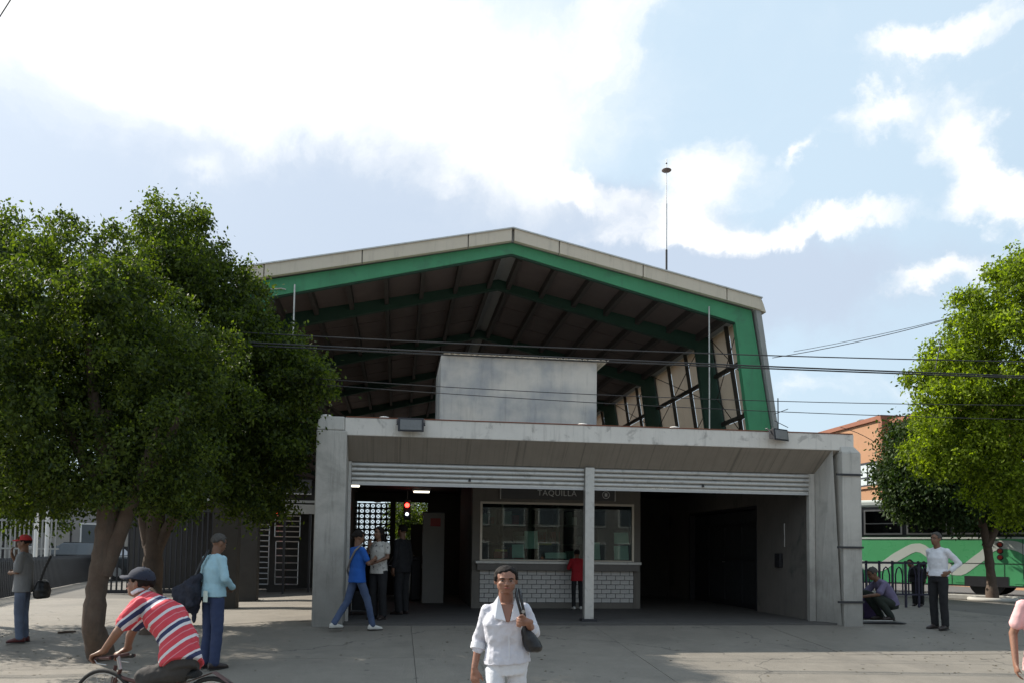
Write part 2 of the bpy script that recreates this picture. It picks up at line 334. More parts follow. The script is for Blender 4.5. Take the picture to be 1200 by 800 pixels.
# ------------------------------------------------------------------ the setting: ground, paving, road
def sheet(name, us, vs_, zf, m, kind='structure', parent=None):
    mb = MB(); nu, nv = len(us), len(vs_)
    vs = [W(u, v, zf(u, v)) for v in vs_ for u in us]
    mb.add(vs, [(j*nu+i, j*nu+i+1, (j+1)*nu+i+1, (j+1)*nu+i) for j in range(nv-1) for i in range(nu-1)])
    return tag(mb.build(name, m, parent), kind=kind)
US = [-600, -60, -20, -12, -9, -7.6, -7, -6.4, -5.8, -5.2, -4.6, 0, 5, 12, 20, 60, 600]
ground = sheet('ground', US, [-60, -12, -6, 0, 4, 12, 40, 100, 900], lambda u, v: gz(u, v)-.02, M['ground'])
k = 0
us = [-15+3*i for i in range(10)]; vvs = [-12, -9, -6, -3, 0]
for i in range(len(us)):
    for j in range(len(vvs)-1):
        u0, u1, v0, v1 = us[i]+.0035, us[i]+2.9965, vvs[j]+.0035, vvs[j+1]-.0035
        t = random.uniform(-.003, .003); n = 4
        P = [(u0+(u1-u0)*a/n, v0+(v1-v0)*b/n) for b in range(n+1) for a in range(n+1)]
        c0 = W((u0+u1)/2, (v0+v1)/2, 0)
        mb = MB(); mb.add([W(u, v, gz(u, v)+t)-c0 for u, v in P]+[W(u, v, gz(u, v)-.05)-c0 for u, v in P],
                          [(b*5+a, b*5+a+1, b*5+a+6, b*5+a+5) for b in range(4) for a in range(4)]
                          + [(b*5, b*5+5, b*5+30, b*5+25) for b in range(4)]+[(b*5+4, b*5+29, b*5+34, b*5+9) for b in range(4)]
                          + [(a, a+25, a+26, a+1) for a in range(4)]+[(20+a, 21+a, 46+a, 45+a) for a in range(4)])
        mb.build('paving_slab', M['pave'], ground, loc=c0)
# paving beyond the slabs, left of the station and right of it (joins too fine to see)
for (ua, ub, va, vb) in ((-15, -4.62, .008, 7.9), (4.8, 8.9, .008, 6.0)):
    n1 = max(1, round((ub-ua)/3)); n2 = max(1, round((vb-va)/3))
    for i in range(n1):
        for j in range(n2):
            u0 = ua+(ub-ua)*i/n1+.008; u1 = ua+(ub-ua)*(i+1)/n1-.008; v0 = va+(vb-va)*j/n2+.008; v1 = va+(vb-va)*(j+1)/n2-.008
            n = 4; P = [(u0+(u1-u0)*a/n, v0+(v1-v0)*b/n) for b in range(n+1) for a in range(n+1)]; c0 = W((u0+u1)/2, (v0+v1)/2, 0)
            mb = MB(); mb.add([W(u, v, gz(u, v))-c0 for u, v in P], [(b*5+a, b*5+a+1, b*5+a+6, b*5+a+5) for b in range(4) for a in range(4)])
            mb.build('paving_slab', M['pave'], ground, loc=c0)
# road for the buses (runs left and away)
BD = Vector((-.77, .64, 0)).normalized(); BN = Vector((-BD.y, BD.x, 0))*-1     # BN points away from the camera side
BC = Vector((13.9, 23.4, 0))-BD*2.9       # near rear corner of the bus
def onroad(t, w, z=0): return BC + BD*t + Vector((BD.y, -BD.x, 0))*-w*-1*1.0 + Vector((0, 0, z))
NR = Vector((.64, .77, 0)).normalized()      # away from the camera
def RP(t, w, z=0): return BC + BD*t + NR*w + Vector((0, 0, z))
mb = MB(); mb.add([RP(-60, -.9, .424), RP(120, -.9, .424), RP(120, 10, .424), RP(-60, 10, .424)], [(0, 1, 2, 3)]); tag(mb.build('road', M['asphalt']), kind='structure')
mb = MB(); mb.hexa([RP(-30, -1.1, .40), RP(60, -1.1, .40), RP(60, -.9, .40), RP(-30, -.9, .40), RP(-30, -1.1, .54), RP(60, -1.1, .54), RP(60, -.9, .54), RP(-30, -.9, .54)])
tag(mb.build('kerb', M['kerb'], bevel=.02), kind='structure')

# ------------------------------------------------------------------ station entrance block
ST = thing('station_entrance', 'low grey concrete station entrance block with two raised metal roller shutters', 'building', O, FA)
FZ = .42; V0 = -.5; DEP = 9.0
# left column with a sunlit outer edge
mb = MB(); mb.hexa([(-4.56,V0-.04,.2),(-4.08,V0-.04,.2),(-4.08,.12,.2),(-4.56,.12,.2),(-4.56,V0-.04,3.5),(-4.08,V0-.04,3.5),(-4.08,.12,3.5),(-4.56,.12,3.5)])
mb.hexa([(-4.56,V0-.04,3.502),(-4.12,V0-.04,3.502),(-4.12,.12,3.502),(-4.56,.12,3.502),(-4.53,V0+.01,3.73),(-4.125,V0+.01,3.73),(-4.125,.1,3.73),(-4.53,.1,3.73)])
mb.build('column', M['concrete'], ST, bevel=.02)
# right column: pier, chamfered head and splayed jamb
mb = MB(); mb.box(4.38, 4.73, V0-.10, .5, .2, 3.38)
mb.hexa([(4.38,V0-.10,3.38),(4.73,V0-.10,3.38),(4.73,.5,3.38),(4.38,.5,3.38),(4.40,V0-.012,3.5),(4.66,V0-.012,3.5),(4.66,.5,3.5),(4.40,.5,3.5)])
mb.build('column', M['concrete'], ST, bevel=.012)
mb = MB(); mb.hexa([(4.18,.02,.2),(4.376,V0-.05,.2),(4.376,.3,.2),(4.18,.3,.2),(4.18,.02,3.06),(4.26,V0+.005,3.43),(4.376,.3,3.43),(4.18,.3,3.06)])
mb.build('splayed_jamb', M['concrete'], ST)
for z in (.78, 1.72, 2.98): bx(4.26, 4.745, V0-.125, V0-.103, z, z+.035).build('strap', M['dark_metal'], ST)
# roof beam: upright fascia, sloping soffit down to the shutters
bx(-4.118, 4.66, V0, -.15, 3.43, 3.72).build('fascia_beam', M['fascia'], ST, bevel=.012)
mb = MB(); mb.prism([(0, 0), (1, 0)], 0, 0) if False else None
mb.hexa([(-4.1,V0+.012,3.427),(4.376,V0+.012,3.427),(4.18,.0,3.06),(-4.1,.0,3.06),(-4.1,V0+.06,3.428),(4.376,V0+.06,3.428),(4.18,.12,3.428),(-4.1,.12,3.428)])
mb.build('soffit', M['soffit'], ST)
random.seed(3)
for q in range(3): bx(-4.1, 4.64, V0-.01, V0+.03, 3.722, 3.735).build('coping_strip', M['roofbrick'], ST) if q == 0 else None
for x in (-4.42, -3.5, -.2, 1.4, 3.4):
    MB().ell((x, V0+.06, 3.735), (.09, .06, .03)).build('mortar_lump', M['fascia'], ST, smooth=True)
bx(-4.5, 4.7, -.148, DEP, 3.5, 3.68).build('roof_slab', M['concrete'], ST)
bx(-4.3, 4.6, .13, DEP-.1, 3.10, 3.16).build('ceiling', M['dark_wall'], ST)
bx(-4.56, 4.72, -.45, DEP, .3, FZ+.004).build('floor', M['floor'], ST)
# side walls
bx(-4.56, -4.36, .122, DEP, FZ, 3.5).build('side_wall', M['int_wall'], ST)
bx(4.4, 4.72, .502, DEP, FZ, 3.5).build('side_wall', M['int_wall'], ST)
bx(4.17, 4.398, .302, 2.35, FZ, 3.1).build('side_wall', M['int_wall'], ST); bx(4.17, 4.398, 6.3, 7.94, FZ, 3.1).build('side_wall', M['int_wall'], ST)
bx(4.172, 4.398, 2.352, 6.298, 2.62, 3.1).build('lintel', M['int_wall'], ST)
bx(4.10, 4.168, 1.2, 1.42, 1.35, 1.62).build('switch_box', M['dark_metal'], ST, bevel=.01); MB().tube([(4.155, 1.1, 1.75), (4.155, 1.1, 2.2)], .012, 6).build('conduit', M['galv'], ST)
# wide dark steel gate set in the side wall
d = bx(4.30, 4.34, 2.36, 6.29, FZ+.01, 2.615).build('steel_gate', M['dark_metal'], ST)
for a_, b_ in ((2.42, 3.3), (3.36, 4.25), (4.31, 5.2), (5.26, 6.22)):
    for z0_, z1_ in ((.55, 1.45), (1.53, 2.2), (2.27, 2.54)): bx(4.285, 4.298, a_, b_, z0_, z1_).build('gate_panel', M['gatep'], d)
for a_ in (2.36, 6.23): bx(4.16, 4.30, a_, a_+.05, FZ+.01, 2.615).build('gate_frame', M['dark_metal'], d)
bx(4.16, 4.30, 2.42, 6.22, 2.56, 2.612).build('gate_frame', M['dark_metal'], d)
MB().cap((4.25, 4.22, 1.42), .015, (4.25, 4.34, 1.42), .015).build('handle', M['steel'], d, smooth=True)
# back wall with pierced blocks, one doorway and one window to the street behind
VB = 8.0
u0, ztop = onv(408, 588, VB); u1, zb = onv(452, 645, VB); oa, zo1 = onv(464, 582, VB); ob, _ = onv(481, 640, VB); oc, zo2 = onv(500, 614, VB)
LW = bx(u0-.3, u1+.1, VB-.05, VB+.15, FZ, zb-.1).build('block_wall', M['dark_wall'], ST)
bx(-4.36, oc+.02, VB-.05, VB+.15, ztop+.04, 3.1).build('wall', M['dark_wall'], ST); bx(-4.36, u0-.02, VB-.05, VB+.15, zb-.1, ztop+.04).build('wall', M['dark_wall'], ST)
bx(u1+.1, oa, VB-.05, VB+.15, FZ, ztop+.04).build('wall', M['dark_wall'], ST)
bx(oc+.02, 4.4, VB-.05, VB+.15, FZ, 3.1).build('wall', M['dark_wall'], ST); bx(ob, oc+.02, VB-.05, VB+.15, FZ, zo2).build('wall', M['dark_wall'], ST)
NC, NRW = 7, 9; cw = (u1-u0)/NC; ch = (ztop-zb)/NRW; b0 = None
for i in range(NC+1):
    for j in range(NRW+1):
        if b0 is None:
            mb = MB(); t = .022; w2, h2 = cw/2, ch/2
            mb.box(-w2, w2, 0, .12, -h2, -h2+t); mb.box(-w2, w2, 0, .12, h2-t, h2); mb.box(-w2, -w2+t, .001, .119, -h2+t, h2-t); mb.box(w2-t, w2, .001, .119, -h2+t, h2-t)
            mb.tube([(-w2+t, .06, -h2+t), (w2-t, .06, h2-t)], .009, 4); mb.tube([(-w2+t, .061, h2-t), (w2-t, .061, -h2+t)], .009, 4)
            b0 = mb.build('lattice_block', M['dark_wall'], LW, loc=(u0+cw*i+cw/2, VB, zb+ch*j-ch/2))
        else: sub('lattice_block', b0, LW, (u0+cw*i+cw/2, VB, zb+ch*j-ch/2))
# middle post
bx(-.07, .09, -.12, .03, FZ, 3.055).build('post', M['galv'], ST, bevel=.006)
bx(-.12, .14, -.16, .05, FZ+.002, FZ+.05).build('post_base', M['dark_metal'], ST)
# shutters
def shutter(ua, ub):
    sh = bx(ua, ub, -.012, .012, 2.685, 2.735).build('roller_shutter', M['galv'], ST, bevel=.004)
    bx(ua, ub, -.03, -.014, 2.67, 2.70).build('bottom_bar', M['steel'], sh)
    n = 4; h = (3.055-2.735)/n
    for i in range(n):
        z = 2.735+h*i; pr = [(-.004, .002), (-.03, .014), (-.036, .03), (-.03, h-.022), (-.014, h-.006), (.0, h-.002), (.012, h-.002), (.012, .002)]
        m_ = MB(); vs = []
        for x in (ua, ub): vs += [(x, a, z+b) for a, b in pr]
        k = len(pr); m_.add(vs, [tuple(range(k)), tuple(range(2*k-1, k-1, -1))]+[(a, (a+1) % k, (a+1) % k+k, a+k) for a in range(k)])
        m_.build('slat', M['galv'], sh)
    bx((ua+ub)/2-.03, (ua+ub)/2+.01, -.05, -.037, 2.77, 2.82).build('lock', M['dark_metal'], sh)
shutter(-4.02, -.075); shutter(.095, 4.06)
bx(-4.075, -4.025, -.05, .05, FZ, 3.058).build('guide_rail', M['galv'], ST); bx(4.062, 4.172, -.03, .05, FZ, 3.058).build('guide_rail', M['concrete'], ST)
# ceiling lamps
def lamp(px, py, label):
    r = ray(px, py); P = Vector((0, 0, 1.6))+r*((3.05-1.6)/r.z); u, v = uv_of(P)
    t = thing('ceiling_lamp', label, 'lamp', W(u, v, 3.02), FA, 'ceiling lamps of the entrance hall')
    bx(-.22, .22, -.12, .12, .03, .075).build('housing', M['galv'], t); bx(-.19, .19, -.1, .1, .0, .03).build('diffuser', M['lamp'], t)
lamp(411, 568, 'lit ceiling lamp closest to the left concrete column'); lamp(494, 575, 'lit ceiling lamp above the grey cabinet, left of the ticket booth'); lamp(773, 571.5, 'lit ceiling lamp just right of the ticket booth')

# ------------------------------------------------------------------ ticket booth
VBT = 3.0
BT = thing('ticket_booth', 'ticket booth with wide window, stone counter and white glazed block front', 'ticket booth', O, FA)
bu0, bu1 = -1.72, 1.86
bx(bu0, -1.56, VBT, VBT+.3, FZ, 3.1).build('wall', M['booth'], BT); bx(1.72, bu1, VBT, VBT+.3, FZ, 3.1).build('wall', M['booth'], BT)
bx(-1.56, 1.72, VBT+.004, VBT+.3, 2.62, 3.1).build('wall', M['booth'], BT)
bx(-1.56, 1.72, VBT+.03, VBT+.3, FZ, 1.36).build('wall', M['grout'], BT); bx(-1.56, 1.72, VBT+.01, VBT+.029, FZ, .54).build('plinth', M['booth'], BT)
bx(bu0, bu0+.15, VBT+.3, 6.2, FZ, 3.1).build('side_wall', M['dark_wall'], BT); bx(bu1-.15, bu1, VBT+.3, 6.2, FZ, 3.1).build('side_wall', M['dark_wall'], BT)
bx(bu0, bu1, 6.2, 6.35, FZ, 3.1).build('back_wall', M['dark_wall'], BT)
bx(-1.66, 1.84, VBT-.16, VBT+.4, 1.345, 1.40).build('counter', M['galv'], BT, bevel=.006)
bx(-1.62, 1.80, VBT-.13, VBT+.028, 1.21, 1.343).build('counter_front', M['counter'], BT)
t0 = None; cols = 17; rows = 7; tw = 3.28/16.5; th = (1.205-.545)/rows; nt_ = 0
for r_ in range(rows):
    off = 0 if r_ % 2 == 0 else -tw/2
    for c_ in range(18):
        a = -1.555+off+c_*tw; b = a+tw
        a = max(a, -1.555); b = min(b, 1.715)
        if b-a < .03: continue
        if b-a > tw-.01 and t0 is not None: sub('tile', t0, BT, ((a+b)/2, VBT+.012+random.uniform(-.002, .002), .545+th*(r_+.5)))
        else:
            q = MB().box(-(b-a)/2+.007, (b-a)/2-.007, 0, .02, -th/2+.006, th/2-.006).build('tile', M['tile'], BT, loc=((a+b)/2, VBT+.012, .545+th*(r_+.5)), bevel=.003)
            if b-a > tw-.01: t0 = q
wf = MB(); wf.box(-1.56, 1.72, VBT-.012, VBT+.05, 2.58, 2.625); wf.box(-1.56, -1.515, VBT-.012, VBT+.05, 1.405, 2.58); wf.box(1.675, 1.72, VBT-.012, VBT+.05, 1.405, 2.58); wf.box(-1.515, 1.675, VBT-.01, VBT+.05, 1.402, 1.43)
wf = wf.build('window_frame', M['alu'], BT)
for a, b in ((-1.515, -.42), (-.412, .6), (.608, 1.675)):
    bx(a, b, VBT+.015, VBT+.022, 1.43, 2.58).build('pane', M['glass'], wf)
for i_ in range(5):
    sh_ = bx(-1.5+.66*i_, -1.5+.66*i_+.06, 5.2, 5.6, .5, 3.0).build('shelf_post', M['booth'], BT)
for z_ in (1.3, 1.75, 2.2, 2.6): bx(-1.5, 1.66, 5.2, 5.6, z_, z_+.04).build('shelf', M['booth'], BT)
for i_ in range(22):
    u_ = random.uniform(-1.4, 1.4); z_ = random.choice((1.342, 1.792, 2.242)); bx(u_, u_+random.uniform(.08, .3), 5.22, 5.5, z_, z_+random.uniform(.12, .36)).build('shelf_box', random.choice((M['cabinet'], M['paper'], M['red'], M['counter'], M['dark_metal'], M['white'])), BT)
# things on the booth: papers on the glass, boxes on the desk, sign
bx(-1.5, 1.66, VBT+.45, VBT+1.0, 1.1, 1.2).build('desk', M['booth'], BT)
for i, (a, b, z0, z1, lb) in enumerate(((-.62, -.33, 1.66, 2.02, 'tallest pale notice taped inside the booth glass, near its middle'), (-.88, -.62, 1.47, 1.74, 'pale notice low on the booth glass beside the red box'),
        (-.18, .28, 1.46, 1.58, 'wide low pale notice on the booth glass by the red clad child'), (.72, 1.0, 1.45, 1.8, 'pale notice on the booth glass just right of the steel post'),
        (1.3, 1.62, 1.45, 1.74, 'lower of two pale boards at the right end of the booth window'), (1.3, 1.62, 1.78, 2.02, 'upper of two pale boards at the right end of the booth window'))):
    t = MB().hexa([(a,0,z0),(b,0,z0),(b,.004,z0),(a,.004,z0),(a-.01,0,z1),(b-.02,0,z1+.01),(b-.02,.004,z1+.01),(a-.01,.004,z1)]).build('notice', M['paper'], loc=W(0, VBT+.03, 0)); t.rotation_euler = (0, 0, FA); tag(t, lb, 'notice', 'notices in the booth window')
def deskbox(u, z, m1, m2, lab, w=.3):
    t = thing('desk_box', lab, 'box', W(u, VBT+.5, z), FA)
    bx(-w/2, w/2, 0, .2, 0, .14).build('box_body', m1, t, bevel=.01); bx(-w/2+.02, w/2-.02, -.01, .17, .142, .19).build('lid', m2, t, bevel=.01)
deskbox(-1.05, 1.2+.25, M['red'], M['yellow'], 'small red box with yellow lid behind the booth glass', .3)
deskbox(-.12, 1.2+.4, M['dark_metal'], M['yellow'], 'dark box with bright yellow top behind the booth glass', .36)
bx(-1.2, .1, VBT+.46, VBT+.75, 1.2, 1.44).build('cash_desk', M['counter'], BT); bx(-.32, .06, VBT+.48, VBT+.72, 1.44, 1.59).build('till', M['dark_metal'], BT)
def text(body, size, m, parent, loc, name='lettering', ext=.004, rot=(PI/2, 0, 0), spacing=1.1):
    c = bpy.data.curves.new(name, 'FONT'); c.body = body; c.size = size; c.extrude = ext; c.align_x = 'CENTER'; c.align_y = 'CENTER'; c.space_character = spacing
    t = bpy.data.objects.new('tmp', c); C.objects.link(t); bpy.context.view_layer.update()
    me = bpy.data.meshes.new_from_object(t.evaluated_get(bpy.context.evaluated_depsgraph_get())); bpy.data.objects.remove(t)
    o = bpy.data.objects.new(name, me); C.objects.link(o); me.materials.clear(); me.materials.append(m); o.parent = parent; o.location = loc; o.rotation_euler = rot; return o
sg = thing('ticket_sign', 'dark grey sign reading TAQUILLA above the booth window', 'sign', W(.06, VBT-.06, 2.81), FA)
bx(-1.2, 1.22, 0, .05, -.12, .14).build('board', M['sign'], sg); bx(-1.22, -1.2, -.01, .05, -.13, .15).build('board_edge', M['galv'], sg); bx(1.22, 1.24, -.01, .05, -.13, .15).build('board_edge', M['galv'], sg)
text('TAQUILLA', .165, M['signtxt'], sg, (-.02, -.004, .01))
MB().torus((1.03, -.004, .0), .075, .008, 'Y', 20, 6).build('emblem', M['signtxt'], sg); bx(1.0, 1.06, -.006, 0, -.035, .035).build('emblem', M['signtxt'], sg)

# inside left: cabinet, access gates, signal
u, z = onv(508, 700, 4.6)
cb = thing('tall_cabinet', 'tall pale grey cabinet standing in the dark entrance hall', 'cabinet', W(u, 4.6, FZ), FA)
bx(-.26, .22, 0, .4, 0, 2.02).build('body', M['cabinet'], cb, bevel=.01); bx(-.1, .13, -.012, -.001, 1.72, 1.9).build('display', M['red'], cb); bx(-.27, .23, .01, .41, 2.022, 2.05).build('top', M['dark_metal'], cb)
for i, (px, lb) in enumerate(((446, 'dark access gate with a small blue light, behind the two women'), (470, 'dark access gate left of the tall pale cabinet'), (487, 'dark access gate touching the tall pale cabinet'))):
    u, z = onv(px, 700, 5.5)
    gt = thing('access_gate', lb, 'turnstile', W(u, 5.5, FZ), FA, 'access gates in the dark hall')
    bx(-.12, .12, 0, 1.0, 0, .95).build('housing', M['dark_metal'], gt, bevel=.03)
    bx(-.1, .1, .02, .3, .952, 1.02).build('reader', M['dark_metal'], gt)
    if i == 0: MB().ell((.0, -.01, 1.28-.3), (.022, .012, .022)).build('indicator', M['blue_led'], gt, smooth=True)
    for a in (0, 120, 240):
        MB().tube([(.12, .5, .8), (.12+.36*abs(math.cos(R(a))), .5+.1*math.sin(R(a)), .8-.3*math.sin(R(a)))], .016, 8).build('arm', M['steel'], gt, smooth=True)
u, z = onv(477, 597, 6.5)
tl = thing('signal_light', 'dark signal box with glowing red lamp over a white one', 'signal', W(u, 6.5, z), FA)
bx(-.09, .09, 0, .12, -.24, .24).build('housing', M['dark_metal'], tl, bevel=.02); MB().ell((0, -.015, .12), (.055, .03, .055)).build('red_lamp', M['red_led'], tl, smooth=True); MB().ell((0, -.015, -.10), (.04, .02, .04)).build('white_lamp', M['white_led'], tl, smooth=True)
MB().tube([(0, .06, .24), (0, .06, 3.1-z)], .015, 6).build('hanger', M['dark_metal'], tl)

# floodlights on the fascia
def flood(px, py, yaw, label, scl=1):
    u, z = onv(px, py, V0-.12); t = thing('floodlight', label, 'floodlight', W(u, V0-.12, z), FA+yaw, 'floodlights on the fascia')
    w, h = .21*scl, .115*scl
    mb = MB(); mb.hexa([(-w,-.06,-h),(w,-.06,-h),(w*.75,.1,-h*.6),(-w*.75,.1,-h*.6),(-w,-.03,h),(w,-.03,h),(w*.75,.1,h*.8),(-w*.75,.1,h*.8)]); mb.build('housing', M['dark_metal'], t, bevel=.01)
    mb = MB(); mb.hexa([(-w*.82,-.066,-h*.74),(w*.82,-.066,-h*.74),(w*.82,-.05,-h*.74),(-w*.82,-.05,-h*.74),(-w*.82,-.042,h*.72),(w*.82,-.042,h*.72),(w*.82,-.024,h*.72),(-w*.82,-.024,h*.72)]); mb.build('lens', M['lens'], t)
    MB().tube([(-w-.01, 0, 0), (-w-.01, .08, .1), (-w-.01, .12, .1)], .012, 6).build('bracket', M['dark_metal'], t); MB().tube([(w+.01, 0, 0), (w+.01, .08, .1), (w+.01, .12, .1)], .012, 6).build('bracket', M['dark_metal'], t)
M['lens'] = mat('lamp_lens', (.16, .16, .155), .15, .2, var=.2, vs=12)
flood(481.5, 497.5, 0, 'floodlight facing forward on the left end of the fascia'); flood(913, 509, .45, 'tilted floodlight turned sideways on the right end of the fascia', .92)

# ------------------------------------------------------------------ concrete box on the roof
RB = thing('roof_box', 'plain grey rendered box on the roof under a corrugated sheet', 'roof housing', W(-.85, 2.5, 3.682), FA)
bx(-1.60, 1.62, 0, 2.2, 0, 1.84).build('walls', M['render'], RB, bevel=.01)
mb = MB(); n = 60; vs = []
for k_ in range(n+1):
    x = -1.55+3.4*k_/n; zz = 1.865+.018*math.sin(k_/n*3.4/.13*2*PI)-.015*k_/n
    vs += [(x, -.1, zz), (x, 2.3, zz), (x, 2.3, zz+.012), (x, -.1, zz+.012)]
mb.add(vs, [f for k_ in range(n) for f in ((4*k_, 4*k_+1, 4*k_+5, 4*k_+4), (4*k_+3, 4*k_+7, 4*k_+6, 4*k_+2), (4*k_, 4*k_+4, 4*k_+7, 4*k_+3), (4*k_+1, 4*k_+2, 4*k_+6, 4*k_+5))])
mb.build('corrugated_sheet', M['panel'], RB, smooth=True)
bx(1.61, 1.66, .1, .16, .9, .95).build('bracket', M['dark_metal'], RB)

# ------------------------------------------------------------------ the big gabled hall
HU = -.83; VG = 4.0; VE = 30.8
HALL = thing('station_hall', 'large open gabled station hall with green frames and pale fascia', 'building', W(HU, VG, 0), FA)
def zt(w): return 8.50-.215*w
frames_v = [0, 2.5, 7.3, 12.1, 16.9, 21.7, 26.5]
fr_mesh = None
for i, fv in enumerate(frames_v):
    if fr_mesh is None:
        mb = MB()
        for s_ in (1, -1):
            pts = [(0, 8.50), (0, 8.26), (5.27, 6.97), (5.59, 4.49), (5.70, 3.5), (6.26, 3.5), (6.12, 4.51), (5.66, zt(5.66)-.02)]
            P2 = [(s_*x, z) for x, z in pts]
            # split in two convex-ish pieces: beam and column
            beam = [P2[0], P2[1], P2[2], (s_*5.66, zt(5.66)-.02)]; colm = [P2[2], P2[3], P2[4], P2[5], P2[6], P2[7]]
            mb.prism(beam, 0, .16); 
            mb.prism(colm, 0, .16)
        fr = mb.build('portal_frame', M['green'], HALL); fr_mesh = fr; fr.location = (0, fv, 0)
        for s_ in (1, -1):
            mb = MB(); mb.prism([(s_*x, z) for x, z in ((0, 8.262), (5.27, 6.972), (5.27, 6.94), (0, 8.23))], .03, .13); mb.build('flange', M['green_shade'], fr)
    else:
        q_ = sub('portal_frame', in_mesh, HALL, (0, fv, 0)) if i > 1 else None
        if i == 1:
            me_ = fr_mesh.data.copy(); me_.materials.clear(); me_.materials.append(M['green_shade']); q_ = bpy.data.objects.new('portal_frame', me_); C.objects.link(q_); q_.parent = HALL; q_.location = (0, fv, 0); in_mesh = q_
    for s_ in (1, -1): bx(s_*6.0-.25, s_*6.0+.25, fv+.02, fv+.4, .3, 3.498).build('pier', M['dark_wall'], HALL)
HL = VE-VG
# fascia panels along the verge
for s_ in (1, -1):
    ws = [0, .02, 1.05, 3.0, 5.0, 5.84] if s_ == 1 else [0, .02, 1.0, 3.3, 5.35, 5.84]
    for a, b in zip(ws[1:-1], ws[2:]):
        a2, b2 = a+.012, b-.012
        mb = MB(); mb.prism([(s_*a2, zt(a2)+.002), (s_*b2, zt(b2)+.002), (s_*b2, zt(b2)+.29), (s_*a2, zt(a2)+.29)], -.16, -.05); mb.build('fascia_panel', M['panel'], HALL)
    mb = MB(); mb.prism([(s_*.0, zt(0)+.01), (s_*5.8, zt(5.8)+.01), (s_*5.8, zt(5.8)+.27), (0, zt(0)+.27)], -.05, HL); mb.build('roof_slope', M['eave'], HALL)
    mb = MB(); mb.prism([(s_*.0, zt(0)+.272), (s_*5.86, zt(5.86)+.272), (s_*5.86, zt(5.86)+.30), (0, zt(0)+.30)], -.19, HL+.1); mb.build('roof_capping', M['galv'], HALL)
    # eave corner
    mb = MB(); mb.prism([(s_*5.70, zt(5.7)+.0), (s_*5.96, zt(5.7)-.08), (s_*5.90, zt(5.86)+.14), (s_*5.85, zt(5.86)+.26)], -.14, HL); mb.build('eave_trim', M['panel'], HALL)
    # purlins and roof panels under the deck
    wp = [0.25, 1.1, 1.95, 2.8, 3.65, 4.5, 5.3]
    for w in wp:
        mb = MB(); mb.prism([(s_*(w-.05), zt(w)-.19), (s_*(w+.05), zt(w)-.21), (s_*(w+.05), zt(w+.05)-.0), (s_*(w-.05), zt(w-.05)-.0)], .43, HL); mb.build('purlin', M['purlin'], HALL)
    vv = [.43]+[x for f in frames_v[1:] for x in (f-.003, f+.425)]+[HL]
    segs = []
    for i in range(0, len(vv)-1, 2):
        a, b = vv[i], vv[i+1]; n = max(1, round((b-a)/1.6)); segs += [(a+(b-a)*k_/n, a+(b-a)*(k_+1)/n) for k_ in range(n)]
    for wa, wb in zip(wp[:-1], wp[1:]):
        wa2, wb2 = wa+.06, wb-.06
        for a, b in segs:
            mb = MB(); mb.prism([(s_*wa2, zt(wa2)-.05), (s_*wb2, zt(wb2)-.05), (s_*wb2, zt(wb2)-.01), (s_*wa2, zt(wa2)-.01)], a+.03, b-.03); mb.build('roof_panel', M['deck'], HALL)
    # leaning outer skin and the panels between the columns
    def wo(z): return 6.12-(z-4.51)*.155
    zlow = 3.75 if s_ == 1 else 3.9
    mb = MB(); mb.prism([(s_*(wo(zlow)+.03), zlow), (s_*(wo(zlow)+.13), zlow), (s_*(wo(7.3)+.16), 7.30), (s_*(wo(7.3)+.03), 7.30)], -.10, .42); mb.build('outer_panel', M['eave'], HALL)
    for i in range(len(frames_v)):
        a = frames_v[i]+.425; b = (frames_v[i+1] if i+1 < len(frames_v) else HL)-.005; nn = 1 if i == 0 else 3
        nn = 2 if i == 0 else 3
        for k_ in range(nn):
            a1 = a+(b-a)*k_/nn; b1 = a+(b-a)*(k_+1)/nn
            zs = [zlow, 5.0, 6.25, 7.28]
            for za, zb_ in zip(zs[:-1], zs[1:]):
                if s_ == 1:       # one thin sheet of fibreglass set in the mullions
                    mb = MB(); mb.add([(wo(za+.05), a1+.05, za+.05), (wo(za+.05), b1-.05, za+.05), (wo(zb_-.05), b1-.05, zb_-.05), (wo(zb_-.05), a1+.05, zb_-.05)], [(0, 1, 2, 3)]); mb.build('wall_panel', M['tan'], HALL); continue
                mb = MB(); mb.prism([(s_*(wo(za+.05)-.05), za+.05), (s_*(wo(za+.05)+.02), za+.05), (s_*(wo(zb_-.05)+.02), zb_-.05), (s_*(wo(zb_-.05)-.05), zb_-.05)], a1+.05, b1-.05)
                mb.build('wall_panel', M['tan'] if s_ == 1 else M['deck'], HALL)
            if k_ > 0 or False:
                mb = MB(); mb.prism([(s_*(wo(zlow)-.09), zlow), (s_*(wo(zlow)+.0), zlow), (s_*(wo(7.28)+.0), 7.28), (s_*(wo(7.28)-.09), 7.28)], a1-.03, a1+.03); mb.build('mullion', M['mullion'], HALL)
        for zz in (5.0, 6.25):
            mb = MB(); mb.prism([(s_*(wo(zz)-.10), zz-.045), (s_*(wo(zz)+.0), zz-.045), (s_*(wo(zz)+.0), zz+.045), (s_*(wo(zz)-.10), zz+.045)], a, b); mb.build('rail', M['mullion'], HALL)
        for za, zb_ in ((zlow, 5.65), (5.65, 7.28)):
            for q, (aa, bb) in enumerate(((a, b), (b, a))):
                if i > 3: continue
                MB().tube([(s_*(wo(za)-.10), aa, za), (s_*(wo(zb_)-.10), bb, zb_)], .012, 5).build('brace', M['mullion'], HALL)
        mb = MB(); mb.prism([(s_*(wo(zlow)+.03), zlow), (s_*(wo(zlow)+.12), zlow), (s_*(wo(7.3)+.16), 7.30), (s_*(wo(7.3)+.03), 7.30)], (b if s_ == 1 else a-.001), b+.43); mb.build('outer_panel', M['eave'], HALL)
